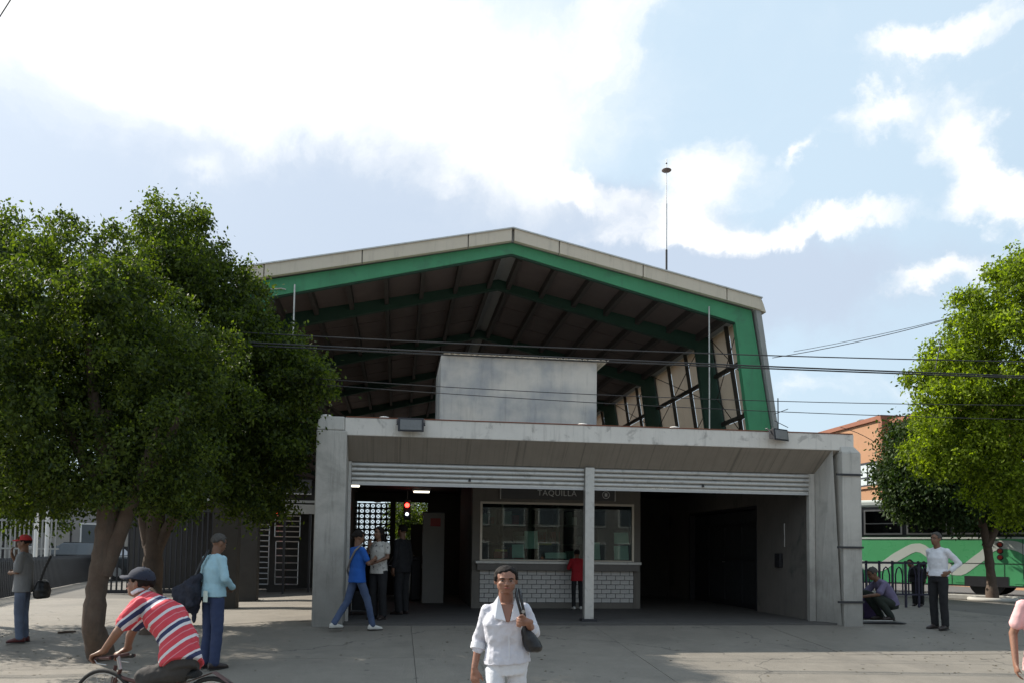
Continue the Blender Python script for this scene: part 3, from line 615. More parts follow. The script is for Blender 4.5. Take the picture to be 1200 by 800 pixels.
mb = MB(); mb.prism([(-6.1, 4.4), (6.1, 4.4), (5.6, 7.2), (0, 8.4), (-5.6, 7.2)], HL-.3, HL); mb.build('end_wall', M['dark_wall'], HALL)
for px, py0, py1, nm in ((345, 347, 400, 'conduit'), (831, 372, 502, 'conduit')):
    u, z1_ = onv(px, py0, VG-.06); u2, z0_ = onv(px, py1, VG-.06)
    MB().tube([(u-HU, -.06, z1_+.25), (u-HU, -.06, z0_-.5)], .018, 6).build('conduit', M['galv'], HALL)
MB().tube([(-5.9, -.04, 7.05), (-5.0, -.04, 7.16), (-4.9, -.04, 7.14)], .012, 5).build('conduit', M['galv'], HALL)
# raised slatted platform screen far inside on the left
SCRN = thing('slatted_screen', 'dim slatted screen low at the left inside the hall', 'screen', W(HU, VG, 0), FA)
for i in range(9):
    z = 3.75+.32*i
    mb = MB(); mb.hexa([(-5.5, 6, z), (-5.3, 6, z+.02), (-3.2, 20, z+.02), (-3.4, 20, z), (-5.5, 6, z+.10), (-5.3, 6, z+.12), (-3.2, 20, z+.12), (-3.4, 20, z+.10)]); mb.build('slat', M['deck'], SCRN)
# rooftop mast
u, z = onv(781, 318, VG+1.5)
MAST = thing('lightning_mast', 'thin lightning rod with a flat disc on the hall roof', 'mast', W(u, VG+1.5, zt(abs(u-HU))+.30), FA)
_, ztp = onv(781, 187, VG+1.5); hm = ztp-(zt(abs(u-HU))+.30); _, zd = onv(781, 200, VG+1.5); zd -= zt(abs(u-HU))+.30
MB().tube([(0, 0, 0), (0, 0, hm*.35)], .028, 8).build('lower_pole', M['dark_metal'], MAST); MB().tube([(0, 0, hm*.35), (0, 0, hm*.68)], .02, 8).build('middle_pole', M['steel'], MAST); MB().tube([(0, 0, hm*.68), (0, 0, hm)], .011, 8).build('upper_pole', M['steel'], MAST)
mb = MB(); mb.ell((0, 0, zd), (.125, .125, .04)); mb.build('disc', M['disc'] if 'disc' in M else M['deck'], MAST, smooth=True); MB().ell((0, 0, hm*.97), (.022, .022, .022)).build('knob', M['dark_metal'], MAST, smooth=True)
# small aerial
P = at(912, 512, 17.5)
AE = thing('television_aerial', 'small television aerial just right of the hall wall', 'aerial', (P.x, P.y, 3.68), FA)
h = at(912, 466, 17.5).z-3.68
MB().tube([(0, 0, 0), (0, 0, h)], .012, 6).build('pole', M['wire'], AE)
for dz in (.35, .5): MB().tube([(-.08, 0, h-dz), (.28, .1, h-dz+.14 if dz < .4 else h-dz-.12)], .008, 5).build('rod', M['wire'], AE)

# ------------------------------------------------------------------ left: exit turnstiles under a canopy, dark fence
TV = 10.0
uL, _ = onv(296, 690, TV); uR, _ = onv(362, 690, TV); _, zs0 = onv(330, 577, TV); _, zs1 = onv(330, 561, TV); _, zb0 = onv(330, 601, TV); _, zb1 = onv(330, 590, TV)
GZ = .30
TS = thing('exit_turnstile', 'full height exit turnstile of horizontal steel bars left of the station', 'turnstile', W(0, TV, GZ), FA)
bx(uL-.9, uR+.25, -.05, .15, zb0-GZ, zb1-GZ).build('lintel', M['galv'], TS)
for u in (uL-.05, uL+.82, uR-.02): bx(u-.03, u+.03, -.02, .08, 0, zb0-GZ).build('upright', M['dark_metal'], TS)
for px0, px1, y0, y1, nn in ((300, 316, 614, 684, 12), (322, 352, 604, 628, 5), (322, 350, 634, 684, 7)):
    a, za = onv(px0, y1, TV); b, zb_ = onv(px1, y0, TV)
    for k_ in range(nn):
        z = za+(zb_-za)*k_/(nn-1)-GZ
        MB().tube([(a, .0, z), (b, .0, z)], .017, 6).build('bar', M['steel'], TS)
    for u in (a, b): MB().tube([(u, .02, za-GZ), (u, .02, zb_-GZ)], .017, 6).build('bar', M['steel'], TS)
u, z = onv(324, 601.5, TV-.1); MB().ell((u, -.1, z-GZ-.0), (.04, .02, .04)).build('red_lamp', M['red_led'], TS, smooth=True)
for k_ in range(8): MB().tube([(uL-.75+.12*k_, .3, .05), (uL-.75+.12*k_, .3, zb0-GZ)], .014, 6).build('bar', M['dark_metal'], TS)
# canopy box over the turnstile
CN = thing('exit_canopy', 'dark boxy canopy above the exit turnstile', 'canopy', W(0, TV, 0), FA)
bx(uL-3, uR+.2, .16, 4, zb1+.02, zs0-.02).build('canopy_slab', M['dark_wall'], CN)
bx(uL-3, uR+.1, .05, .158, zb1+.05, zb1+.12).build('edge_trim', M['galv'], CN)
for u in (uL-2.8, uR+.1): bx(u-.08, u+.08, 3.6, 3.8, .3, zb1).build('post', M['dark_metal'], CN)
SG2 = thing('exit_sign', 'grey overhead sign with letter E and an arrow in a circle', 'sign', W(0, TV-.1, 0), FA)
uE, zE = onv(327, 568.5, TV-.1); uI, _ = onv(352, 568.5, TV-.1)
bx(uE-1.6, onv(365, 568, TV-.1)[0], 0, .08, zs0, zs1).build('board', M['sign'], SG2); bx(uE-1.6, onv(365, 568, TV-.1)[0], -.01, .085, zs0-.035, zs0-.001).build('board_edge', M['white'], SG2)
text('E', .24, M['signtxt'], SG2, (uE, -.005, zE))
MB().torus((uI, -.005, zE), .085, .014, 'Y', 24, 6).build('emblem', M['signtxt'], SG2)
mb = MB(); mb.prism([(uI-.012, zE-.06), (uI+.012, zE-.06), (uI+.012, zE), (uI+.04, zE), (uI, zE+.06), (uI-.04, zE), (uI-.012, zE)], -.012, -.001); mb.build('arrow', M['signtxt'], SG2)
# dark wall and bars behind the left trees
DW = thing('dark_screen_fence', 'dark steel bar fence between the trees and the exit turnstile', 'fence', W(0, TV+.2, .3), FA)
ua, _ = onv(118, 690, TV); ub = uL-.95
bx(ua, ub, 0, .06, 0, .1).build('rail', M['dark_metal'], DW); bx(ua, ub, 0, .06, 2.3, 2.4).build('rail', M['dark_metal'], DW)
n = int((ub-ua)/.14)
for k_ in range(n): 
    u = ua+.14*k_+.05; (bx(u-.02, u+.02, .01, .05, .1, 2.3).build('bar', M['dark_metal'], DW))
BW = bx(ua-.3, uR+.6, 3.2, 3.4, 0, 3.6).build('rear_wall', M['dark_wall']); BW.location = W(0, TV, .3); BW.rotation_euler = (0, 0, FA); tag(BW, 'dark wall in the shade behind the steel bar fence', 'wall')
PL = thing('concrete_plinth', 'pale concrete plinth the person in red sits on', 'plinth', W(-7.55, 8.9, .30), FA)
bx(-.2, .28, 0, .4, 0, .78).build('block', M['kerb'], PL, bevel=.02)
# tactile grating on the ground
Pg = gp(300, 703); GR = thing('ground_grating', 'small pale slotted drain grating set in the paving', 'grating', (Pg.x, Pg.y, Pg.z+.004), .15)
for k_ in range(6): MB().hexa([(x, y, z) for z in (0, .01) for x, y in ((-.25+.09*k_, -.22), (-.22+.09*k_, -.22), (-.12+.09*k_, .3), (-.15+.09*k_, .3))]).build('bar', M['kerb'], GR)

# left street edge: picket fence, wall, white grille, car
A = gp(-60, 712); B = gp(118, 677)
PF = thing('picket_fence', 'dark metal picket fence running away at the left edge', 'fence', A, math.atan2(B.y-A.y, B.x-A.x))
L = (Vector((B.x, B.y))-Vector((A.x, A.y))).length; n = int(L/.16); b0 = None
for z in (.2, .78): bx(0, L, -.015, .015, z, z+.04).build('rail', M['dark_metal'], PF)
for k_ in range(n):
    loc = (k_*.16+.05, 0, 0)
    if b0 is None:
        mb = MB(); mb.box(-.045, .045, -.045, -.02, 0, .88); mb.hexa([(-.045, -.045, .88), (.045, -.045, .88), (.045, -.02, .88), (-.045, -.02, .88), (-.012, -.045, .98), (.012, -.045, .98), (.012, -.02, .98), (-.012, -.02, .98)])
        b0 = mb.build('picket', M['dark_metal'], PF, loc=loc)
    else: sub('picket', b0, PF, loc)
def wallrun(name, x0, x1, y0, y1, Y0, Y1, m, label, cat, th=.3):
    a0 = at(x0, y1, Y0); a1 = at(x1, y1, Y1); ztop = at(x0, y0, Y0).z
    d = Vector((a1.x-a0.x, a1.y-a0.y, 0)); t = thing(name, label, cat, (a0.x, a0.y, .30), math.atan2(d.y, d.x)); return t, d.length, ztop-.30
t, L, h = wallrun('street_building', -160, 150, 560, 655, 36, 44, None, 'pale plastered low building across the street at the left', 'building')
bx(0, L, 0, 6, 0, 4.2).build('wall', M['lightwall'], t); bx(-.1, L+.1, -.15, 6.1, 4.202, 4.4).build('roof', M['concrete'], t)
for k_ in range(5):
    dd = bx(1.2+k_*3, 2.4+k_*3, -.06, -.002, .05, 2.5).build('door', M['dark_metal'], t); bx(1.3+k_*3, 2.3+k_*3, -.08, -.062, 1.3, 2.4).build('door_panel', M['cabinet'], dd)
    wdw = bx(2.8+k_*3, 3.7+k_*3, -.05, -.002, 1.2, 2.5).build('window', M['white'], t); bx(2.87+k_*3, 3.63+k_*3, -.06, -.052, 1.27, 2.43).build('pane', M['carwin'], wdw)
a = at(-10, 690, 24); 
t = thing('white_grille', 'white lattice grille fence behind the man in the red cap', 'fence', (at(-60, 650, 30).x, 30, .3), .1)
Lg = at(62, 650, 30).x-at(-60, 650, 30).x
for z in (.1, 1.15, 2.2): bx(0, Lg, 0, .05, z, z+.06).build('rail', M['grille'], t)
for k_ in range(int(Lg/.16)): bx(k_*.16, k_*.16+.05, .01, .04, .1, 2.3).build('bar', M['grille'], t)
# pale poles behind the pickets
for i, (px, lab) in enumerate(((41, 'slim pale street pole nearest the red cap man'), (54, 'slim pale street pole close by the white grille'))):
    P = at(px, 655, 29); t = MB().tube([(0, 0, 0), (0, 0, 3.2)], .07, 10).build('street_pole', M['white'], smooth=True, loc=(P.x, P.y, .3)); tag(t, lab, 'pole', 'pale poles by the grille')
# parked car
P = at(106, 655, 32); CAR = thing('parked_car', 'dark parked car seen beyond the picket fence at the left', 'car', (P.x, P.y, .3), .1)
mb = MB(); mb.prism([(-2.1, .3), (2.1, .3), (2.12, .8), (1.6, .92), (-1.5, .95), (-2.1, .75)], -.85, .85); mb.build('body', M['carbody'], CAR, bevel=.08)
mb = MB(); mb.hexa([(-1.5,-.8,.94),(1.3,-.8,.94),(1.3,.8,.94),(-1.5,.8,.94),(-.8,-.65,1.42),(.8,-.65,1.42),(.8,.65,1.42),(-.8,.65,1.42)]); mb.build('windows', M['carwin'], CAR, bevel=.04)
bx(-.78, .78, -.62, .62, 1.422, 1.45).build('roof', M['carbody'], CAR, bevel=.01)
for x in (-1.35, 1.35):
    for y in (-.8, .8): w = MB().cyl((x, y, .32), .32, .2, 'Y', 20).build('wheel', M['rubber'], CAR, smooth=True); MB().cyl((x, y*1.13, .32), .18, .05, 'Y', 16).build('hubcap', M['steel'], w)

# ------------------------------------------------------------------ street behind the station seen through the openings
p_ = at(459, 600, 50); t = thing('rear_building', 'plain grey building across the street behind the station', 'building', (p_.x, p_.y, .4), FA)
bx(0, 1.5, 0, 8, 0, 9.5).build('wall', M['lightwall'], t); bx(-.15, 1.7, -.2, 8.2, 9.502, 9.8).build('roof', M['concrete'], t)
for z in (.9, 3.8, 6.7): f_ = bx(.3, 1.2, -.06, -.002, z, z+1.6).build('window', M['white'], t); bx(.38, 1.12, -.08, -.062, z+.1, z+1.5).build('pane', M['carwin'], f_)

for i_, (x_, w_, h_, m_, lab) in enumerate(((-26, 15, 5.5, 'lightwall', 'unseen low pale shop row added behind the viewer, mirrored in the booth window'), (-10, 11, 7.5, 'lightwall', 'unseen pale flats added behind the viewer, mirrored in the booth window'), (2, 13, 6.0, 'booth', 'unseen dull brown shop row added behind the viewer, mirrored in the booth window'), (16, 16, 7.0, 'lightwall', 'unseen wide pale building added behind the viewer, mirrored in the booth window'))):
    t = thing('street_building', lab, 'building', (x_, -22, 0), 0)  # made-up buildings behind the camera, for booth reflections and less low skylight
    bx(0, w_, -8, 0, 0, h_).build('wall', M[m_], t); bx(-.1, w_+.1, -8.1, .12, h_+.002, h_+.25).build('coping', M['concrete'], t)
    for k_ in range(int(w_/2.6)):
        for z_ in (.4, 3.4):
            f_ = bx(.7+2.6*k_, 2.3+2.6*k_, .002, .05, z_, z_+1.9).build('window', M['white'], t); bx(.78+2.6*k_, 2.22+2.6*k_, .052, .06, z_+.1, z_+1.8).build('pane', M['carwin'], f_)

# ------------------------------------------------------------------ right: orange building, bus, railings
PB = at(1035, 600, 37)
OB = thing('orange_building', 'orange two storey building with brick coping behind the bus', 'building', (PB.x, PB.y, .42), 0)
dL = at(980, 501, 41); dR = at(1035, 491, 37)
angL = math.atan2(dR.y-dL.y, dR.x-dL.x); Ll = (Vector((dR.x, dR.y))-Vector((dL.x, dL.y))).length+4; zr = dR.z-.42
def LB(x, y, z): v = Matrix.Rotation(angL, 3, 'Z')@Vector((x, y, 0)); return Vector((v.x, v.y, z))
OB.rotation_euler = (0, 0, angL)
bx(-Ll, 0, 0, 8, 0, zr).build('wall', M['orange'], OB); bx(.003, 12, .3, 8, 0, zr-.25).build('wall', M['orange'], OB)
bx(-Ll-.1, .1, -.12, 8.1, zr+.002, zr+.2).build('coping', M['roofbrick'], OB); bx(.102, 12.1, .2, 8.1, zr-.248, zr-.05).build('coping', M['roofbrick'], OB)
bx(-.05, .22, -.14, .28, 0, zr).build('drain_pipe', M['roofbrick'], OB)
def wnd(x0, x1, z0, z1):
    w = MB(); w.box(x0, x1, -.05, .0-.004, z0, z0+.08); w.box(x0, x1, -.05, -.004, z1-.08, z1); w.box(x0, x0+.07, -.05, -.004, z0+.08, z1-.08); w.box(x1-.07, x1, -.05, -.004, z0+.08, z1-.08); w.box((x0+x1)/2-.03, (x0+x1)/2+.03, -.045, -.004, z0+.08, z1-.08); w.box(x0+.07, x1-.07, -.045, -.004, z0+(z1-z0)*.35, z0+(z1-z0)*.35+.05)
    w = w.build('window', M['dark_metal'], OB); bx(x0+.07, x1-.07, -.02, -.006, z0+.08, z1-.08).build('pane', M['curtain'], w); bx(x0-.08, x1+.08, -.10, -.0, z0-.1, z0-.002).build('sill', M['orange'], w)
M['curtain'] = mat('curtained_glass', (.50, .55, .56), .15, var=.35, vs=2)
def obx(px, py):   # pixel on the orange front -> local x, z
    n_ = Vector((-math.sin(angL), math.cos(angL), 0)); r = ray(px, py); c0 = Vector((0, 0, 1.6)); t_ = (OB.location-c0).dot(n_)/r.dot(n_); P_ = c0+r*t_
    return (P_-OB.location).dot(Vector((math.cos(angL), math.sin(angL), 0))), P_.z-.42
xa, za = obx(1006, 571); xb, zb_ = obx(1029, 539); wnd(xa, xb, za, zb_); wnd(xa-3.2, xa-1.6, za, zb_); wnd(1.5, 3.2, za, zb_); wnd(4.8, 6.5, za, zb_); wnd(8.1, 9.8, za, zb_)
for x in (xa-3, xa, 1.5, 4.8, 8.1): wnd(x, x+1.7, .9, 2.4)
P = at(1019, 492, 41); WT = thing('water_tank', 'squat grey water tank on the orange building roof', 'water tank', (P.x, P.y+1, zr+.6), 0)
MB().loft([((0, 0, 0), (.5, 0, 0), (0, .5, 0)), ((0, 0, .42), (.5, 0, 0), (0, .5, 0)), ((0, 0, .52), (.25, 0, 0), (0, .25, 0)), ((0, 0, .58), (.18, 0, 0), (0, .18, 0))], 20, 2).build('tank', M['dark_metal'], WT, smooth=True); MB().cyl((0, 0, .61), .2, .05, n=16).build('lid', M['galv'], WT)

BUSANG = math.atan2(BD.y, BD.x)      # local x runs forward along the bus, local y<0 ... near side is +y after the turn
BUS = thing('city_bus', 'green city bus with a white wave along its side parked behind the railings', 'bus', RP(0, 0, .424), BUSANG+PI)   # local -x = forward (left), +y = towards camera? fixed below
# local axes after rotation by BUSANG+180: +x = back (right), -y = towards the camera
def bb(x0, x1, y0, y1, z0, z1, n, m, p=None, bev=0): return bx(x0, x1, y0, y1, z0, z1).build(n, m, p or BUS, bevel=bev)
BLn = 12.0
prof = [(-.0+.0, .32), (0, 1.78)]
mb = MB(); mb.box(-BLn, 0, 0, 2.5, .32, 1.76); body = mb.build('body', M['busgreen'], BUS, bevel=.05)
mb = MB(); mb.box(-BLn+.02, -.03, .05, 2.45, 1.762, 2.70); mb.build('window_band', M['dark_metal'], BUS, bevel=.04)
mb = MB(); mb.box(-BLn, 0, .01, 2.49, 2.702, 2.93); mb.build('roof', M['buswhite'], BUS, bevel=.07)
mb = MB(); mb.box(-BLn+.1, -.1, -.012, -.001, 1.70, 1.755); mb.build('trim_strip', M['buswhite'], BUS)
for k_ in range(9):
    x1 = -.35-k_*1.25; x0 = x1-1.12
    f_ = bb(x0, x1, .012, .046, 1.84, 2.62, 'window', M['steel'])
    bb(x0+.05, x1-.05, .004, .011, 2.2, 2.57, 'pane', M['busglass'], f_); bb(x0+.05, x1-.05, .004, .011, 1.89, 2.17, 'pane', M['busglass'], f_)
# wave painted along the side, a thin raised band
vs = []; n = 90
def busxz(px, py):
    r_ = ray(px, py); c0 = Vector((0, 0, 1.6)); t_ = (BUS.location-c0).dot(NR)/r_.dot(NR); P_ = c0+r_*t_; d_ = P_-BUS.location
    return -d_.dot(BD), d_.z
kn = [busxz(*q) for q in ((1215, 650), (1190, 634), (1165, 634), (1150, 652), (1122, 669), (1098, 655), (1076, 641), (1052, 651), (1030, 664), (1008, 660))]
kx = [q[0] for q in kn][::-1]; kz = [q[1] for q in kn][::-1]
x_ = kx[0]
while x_ > -BLn: kx.insert(0, x_-1.1); kz.insert(0, kz[0]+(.35 if len(kx) % 3 else -.6)); x_ = kx[0]
kz = [max(.75, min(1.5, z)) for z in kz]
def wav(x):
    for i in range(len(kx)-1):
        if kx[i] <= x <= kx[i+1]: f = (x-kx[i])/(kx[i+1]-kx[i]); a_, b_, c_, d_ = kz[max(0, i-1)], kz[i], kz[i+1], kz[min(len(kz)-1, i+2)]; return .5*(2*b_+(c_-a_)*f+(2*a_-5*b_+4*c_-d_)*f*f+(3*b_-a_-3*c_+d_)*f**3)
    return kz[-1]
for k_ in range(n+1):
    x = -.6-k_*(BLn-1.1)/n; zc = wav(x); sl_ = min(1, abs(wav(x+.1)-wav(x-.1))*3); hw = .12+.10*sl_
    vs += [(x, -.004, max(.4, zc-hw)), (x, -.004, min(1.69, zc+hw)), (x, -.0005, min(1.69, zc+hw)), (x, -.0005, max(.4, zc-hw))]
mb = MB(); mb.add(vs, [(4*i+a_, 4*i+4+a_, 4*i+4+(a_+1) % 4, 4*i+(a_+1) % 4) for i in range(n) for a_ in range(4)]); mb.build('wave_stripe', M['buswhite'], BUS)
bb(-BLn+.1, -.1, -.006, -.0005, .98, 1.0, 'seam', M['dark_metal']) 
for x in (busxz(1156, 690)[0], -9.8):
    bb(x-.56, x+.56, -.008, .02, .319, .62, 'wheel_arch', M['dark_metal'])
    w = MB().cyl((x, .19, .48), .47, .28, 'Y', 28).build('wheel', M['rubber'], BUS, smooth=True, bevel=.02); MB().cyl((x, .045, .48), .24, .02, 'Y', 20).build('rim', M['rubber'], w, smooth=True)
    w = MB().cyl((x, 2.37, .48), .47, .28, 'Y', 28).build('wheel', M['rubber'], BUS, smooth=True, bevel=.02)
# rear face: round lamps, panels, number plate, bumper
for z in (1.50, 1.28, 1.06): l_ = MB().cyl((.012, .28, z), .09, .03, 'X', 20).build('rear_lamp', M['dark_metal'], BUS, smooth=True); MB().cyl((.03, .28, z), .065, .02, 'X', 20).build('lamp_lens', M['red'], l_, smooth=True)
lx_ = busxz(1172, 645)[0]
for px_, py_ in ((1171, 637.5), (1172, 645), (1172, 652.5)): q_ = busxz(px_, py_); l_ = MB().cyl((lx_, -.012, q_[1]), .085, .03, 'Y', 20).build('side_lamp', M['dark_metal'], BUS, smooth=True); MB().cyl((lx_, -.03, q_[1]), .055, .02, 'Y', 20).build('lamp_lens', M['darkred'], l_, smooth=True)
for xx_ in (lx_-.25, lx_+.55): bb(xx_, xx_+.015, -.006, -.0005, .34, 1.69, 'seam', M['dark_metal'])
for z in (1.50, 1.28, 1.06): l_ = MB().cyl((.012, 2.22, z), .09, .03, 'X', 20).build('rear_lamp', M['dark_metal'], BUS, smooth=True); MB().cyl((.03, 2.22, z), .065, .02, 'X', 20).build('lamp_lens', M['red'], l_, smooth=True)
bb(.001, .02, .62, 1.9, .62, 1.6, 'engine_cover', M['busgreen'], None, .01); bb(.001, .08, .02, 2.48, .30, .52, 'bumper', M['busgreen'], None, .02); bb(.082, .09, 1.0, 1.4, .36, .50, 'number_plate', M['cabinet']); bb(.001, .012, .4, 2.1, 1.9, 2.6, 'rear_window', M['busglass'])

for k_ in range(8): bb(-1.3-k_*1.35, -1.3-k_*1.35+.012, -.005, -.0005, .34, .97, 'seam', M['dark_metal'])
for k_ in range(7): bb(-.9-1.5*k_, -.55-1.5*k_, -.007, -.0005, .42, .56, 'hatch', M['busgreen'])
bb(-BLn+.1, -.1, -.014, -.0005, .322, .36, 'skirt_trim', M['dark_metal'])
# railings right of the station
def onground_v(px, v): # point at lateral px on plane v
    u, _ = onv(px, 700, v); return u
FV = 3.6; RF = thing('blue_railing', 'low dark blue railing with rounded hoops right of the station', 'railing', W(0, FV, .42), FA)
ua, ub = onground_v(1000, FV), onground_v(1092, FV); _, ztr = onv(1040, 660, FV); hr = ztr-.42
bx(ua, ub, -.02, .02, hr, hr+.035).build('top_rail', M['railblue'], RF); bx(ua, ub, -.02, .02, .28, .315).build('low_rail', M['railblue'], RF)
n = 6; st = (ub-ua)/n
for k_ in range(n+1): bx(ua+k_*st-.02, ua+k_*st+.02, -.02, .02, 0, hr+.07).build('post', M['railblue'], RF)
for k_ in range(n):
    c = ua+k_*st+st/2; w = st*.27
    mb = MB(); mb.tube([(c-w, 0, .3), (c-w, 0, hr*.75), (c-w*.6, 0, hr*.88), (c, 0, hr*.93), (c+w*.6, 0, hr*.88), (c+w, 0, hr*.75), (c+w, 0, .3)], .017, 6); mb.build('hoop', M['railblue'], RF)
# ------------------------------------------------------------------ overhead wires
def wire(pts, Y0, Y1, rad, label, n=40):
    # pts: bearing points; the cable runs straight in plan between two far ends with its own sag
    x0, x1 = pts[0][0], pts[-1][0]; P = []
    xs = np.array([p[0] for p in pts]); ys = np.array([p[1] for p in pts]); co = np.polyfit(xs, ys, min(2, len(pts)-1))
    for i in range(n+1):
        x = x0+(x1-x0)*i/n; P.append(at(x, float(np.polyval(co, x)), Y0+(Y1-Y0)*i/n))
    c0 = P[0].copy(); o = MB().tube([p-c0 for p in P], rad, 6).build('overhead_cable', M['wire'], loc=c0); return tag(o, label, 'cable', 'overhead cables')
wire([(-300, 352), (345, 389), (720, 411), (900, 418), (1108, 423), (1500, 426)], 12.2, 13.2, .009, 'topmost thin cable crossing above the concrete roof box')
wire([(-300, 370), (355, 401), (720, 421.5), (900, 431), (1090, 438), (1500, 449)], 12.0, 13.0, .012, 'upper of the twin heavy cables crossing the roof box top')
wire([(-300, 374), (355, 405), (720, 424.5), (900, 433), (1090, 439.5), (1500, 451)], 12.1, 13.1, .011, 'lower of the twin heavy cables crossing the roof box top')
wire([(-300, 380), (395, 440), (700, 462), (910, 472), (1060, 476), (1500, 470)], 12.4, 13.4, .006, 'upper of two thin cables across the middle of the roof box')
wire([(-300, 385), (395, 444), (700, 473), (910, 486), (1060, 490), (1500, 492)], 12.5, 13.5, .006, 'lower of two thin cables across the middle of the roof box')
wire([(-60, 112), (0, 20), (12, 0), (60, -75)], 9, 9.5, .007, 'short dark cable cutting the top left corner of the sky', 10)
wire([(905, 418), (1000, 404), (1090, 378), (1300, 310)], 24, 20, .010, 'faint rising cable between the hall and the right tree', 16)
wire([(930, 411), (1040, 392), (1140, 364), (1300, 318)], 25, 21, .008, 'faintest rising cable above the other rising one at right', 16)
wire([(1103, 398), (1096, 432)], 13, 13, .008, 'short hanging cable stub beside the right tree crown', 4)
wire([(985, 500), (1035, 524), (1060, 545)], 30, 30, .012, 'sagging service cable across the orange wall', 8)
wire([(1000, 553), (1060, 556)], 31, 31, .010, 'level service cable across the orange building window', 6)
exec(compile('', '', 'exec')) if False else None
mb = MB()
for i_ in range(420):
    px_, py_ = random.choice(((random.gauss(150, 90), random.uniform(715, 798)), (random.uniform(20, 1180), random.uniform(735, 799)), (random.gauss(1120, 50), random.uniform(705, 790))))
    P_ = gp(px_, min(799, py_)); a_ = random.uniform(0, 6.28); l_ = random.uniform(.012, .03); h_ = random.uniform(.003, .010)
    dx, dy = math.cos(a_)*l_, math.sin(a_)*l_
    mb.add([(P_.x-dx, P_.y-dy, P_.z+.003), (P_.x+dy*.5, P_.y-dx*.5, P_.z+h_), (P_.x+dx, P_.y+dy, P_.z+.003), (P_.x-dy*.5, P_.y+dx*.5, P_.z+h_)], [(0, 1, 2, 3)])
tag(mb.build('fallen_leaves', mat('dry_leaf', (.10, .075, .03), .8)), kind='stuff')
for px_, py_, rz_, lab in ((152, 717.5, .1, 'dark flat stick lying on the paving behind the cyclist'), (78, 741, .75, 'thin pale rod lying on the paving by the leaning trunk')):
    P_ = gp(px_, py_); o_ = MB().tube([(-.12, 0, .012), (0, .01, .014), (.13, 0, .012)], [.016, .02, .014], 6).build('stick', M['bark'], loc=P_, smooth=True); o_.rotation_euler = (0, 0, rz_); tag(o_, lab, 'stick')
# ------------------------------------------------------------------ people
def hand(mb, wr, d, nrm, thumb, curl=.5, s=1.0):
    "palm, four unequal fingers and a thumb; d = pointing direction, nrm = palm side, thumb = side the thumb leaves from"
    d = Vector(d).normalized(); nrm = Vector(nrm); nrm = (nrm-d*nrm.dot(d)).normalized(); th = d.cross(nrm)
    if th.dot(Vector(thumb)) < 0: th = -th
    wr = Vector(wr)
    mb.cap(wr-d*.02*s, .024*s, wr+d*.03*s, .026*s, 8)
    for i, (o, ln) in enumerate(((.030, .072), (.010, .080), (-.010, .075), (-.029, .060))):
        kn = wr+d*.088*s+th*o*s
        mb.cap(wr+d*.015*s+th*o*.6*s, .016*s, kn, .0125*s, 7)
        c1 = curl*.9+i*.06; c2 = curl*1.9+i*.08; c3 = curl*2.7
        p1 = kn+(d*math.cos(c1)+nrm*math.sin(c1))*ln*.45*s; p2 = p1+(d*math.cos(c2)+nrm*math.sin(c2))*ln*.32*s; p3 = p2+(d*math.cos(c3)+nrm*math.sin(c3))*ln*.25*s
        mb.cap(kn, .0105*s, p1, .0095*s, 6); mb.cap(p1, .0095*s, p2, .0085*s, 6); mb.cap(p2, .0085*s, p3, .0075*s, 6)
    t1 = wr+d*.03*s+th*.026*s; t2 = wr+d*.065*s+th*.050*s+nrm*.012*s; t3 = wr+d*.095*s+th*.052*s+nrm*.03*s
    mb.cap(t1, .015*s, t2, .0115*s, 7); mb.cap(t2, .011*s, t3, .009*s, 6)

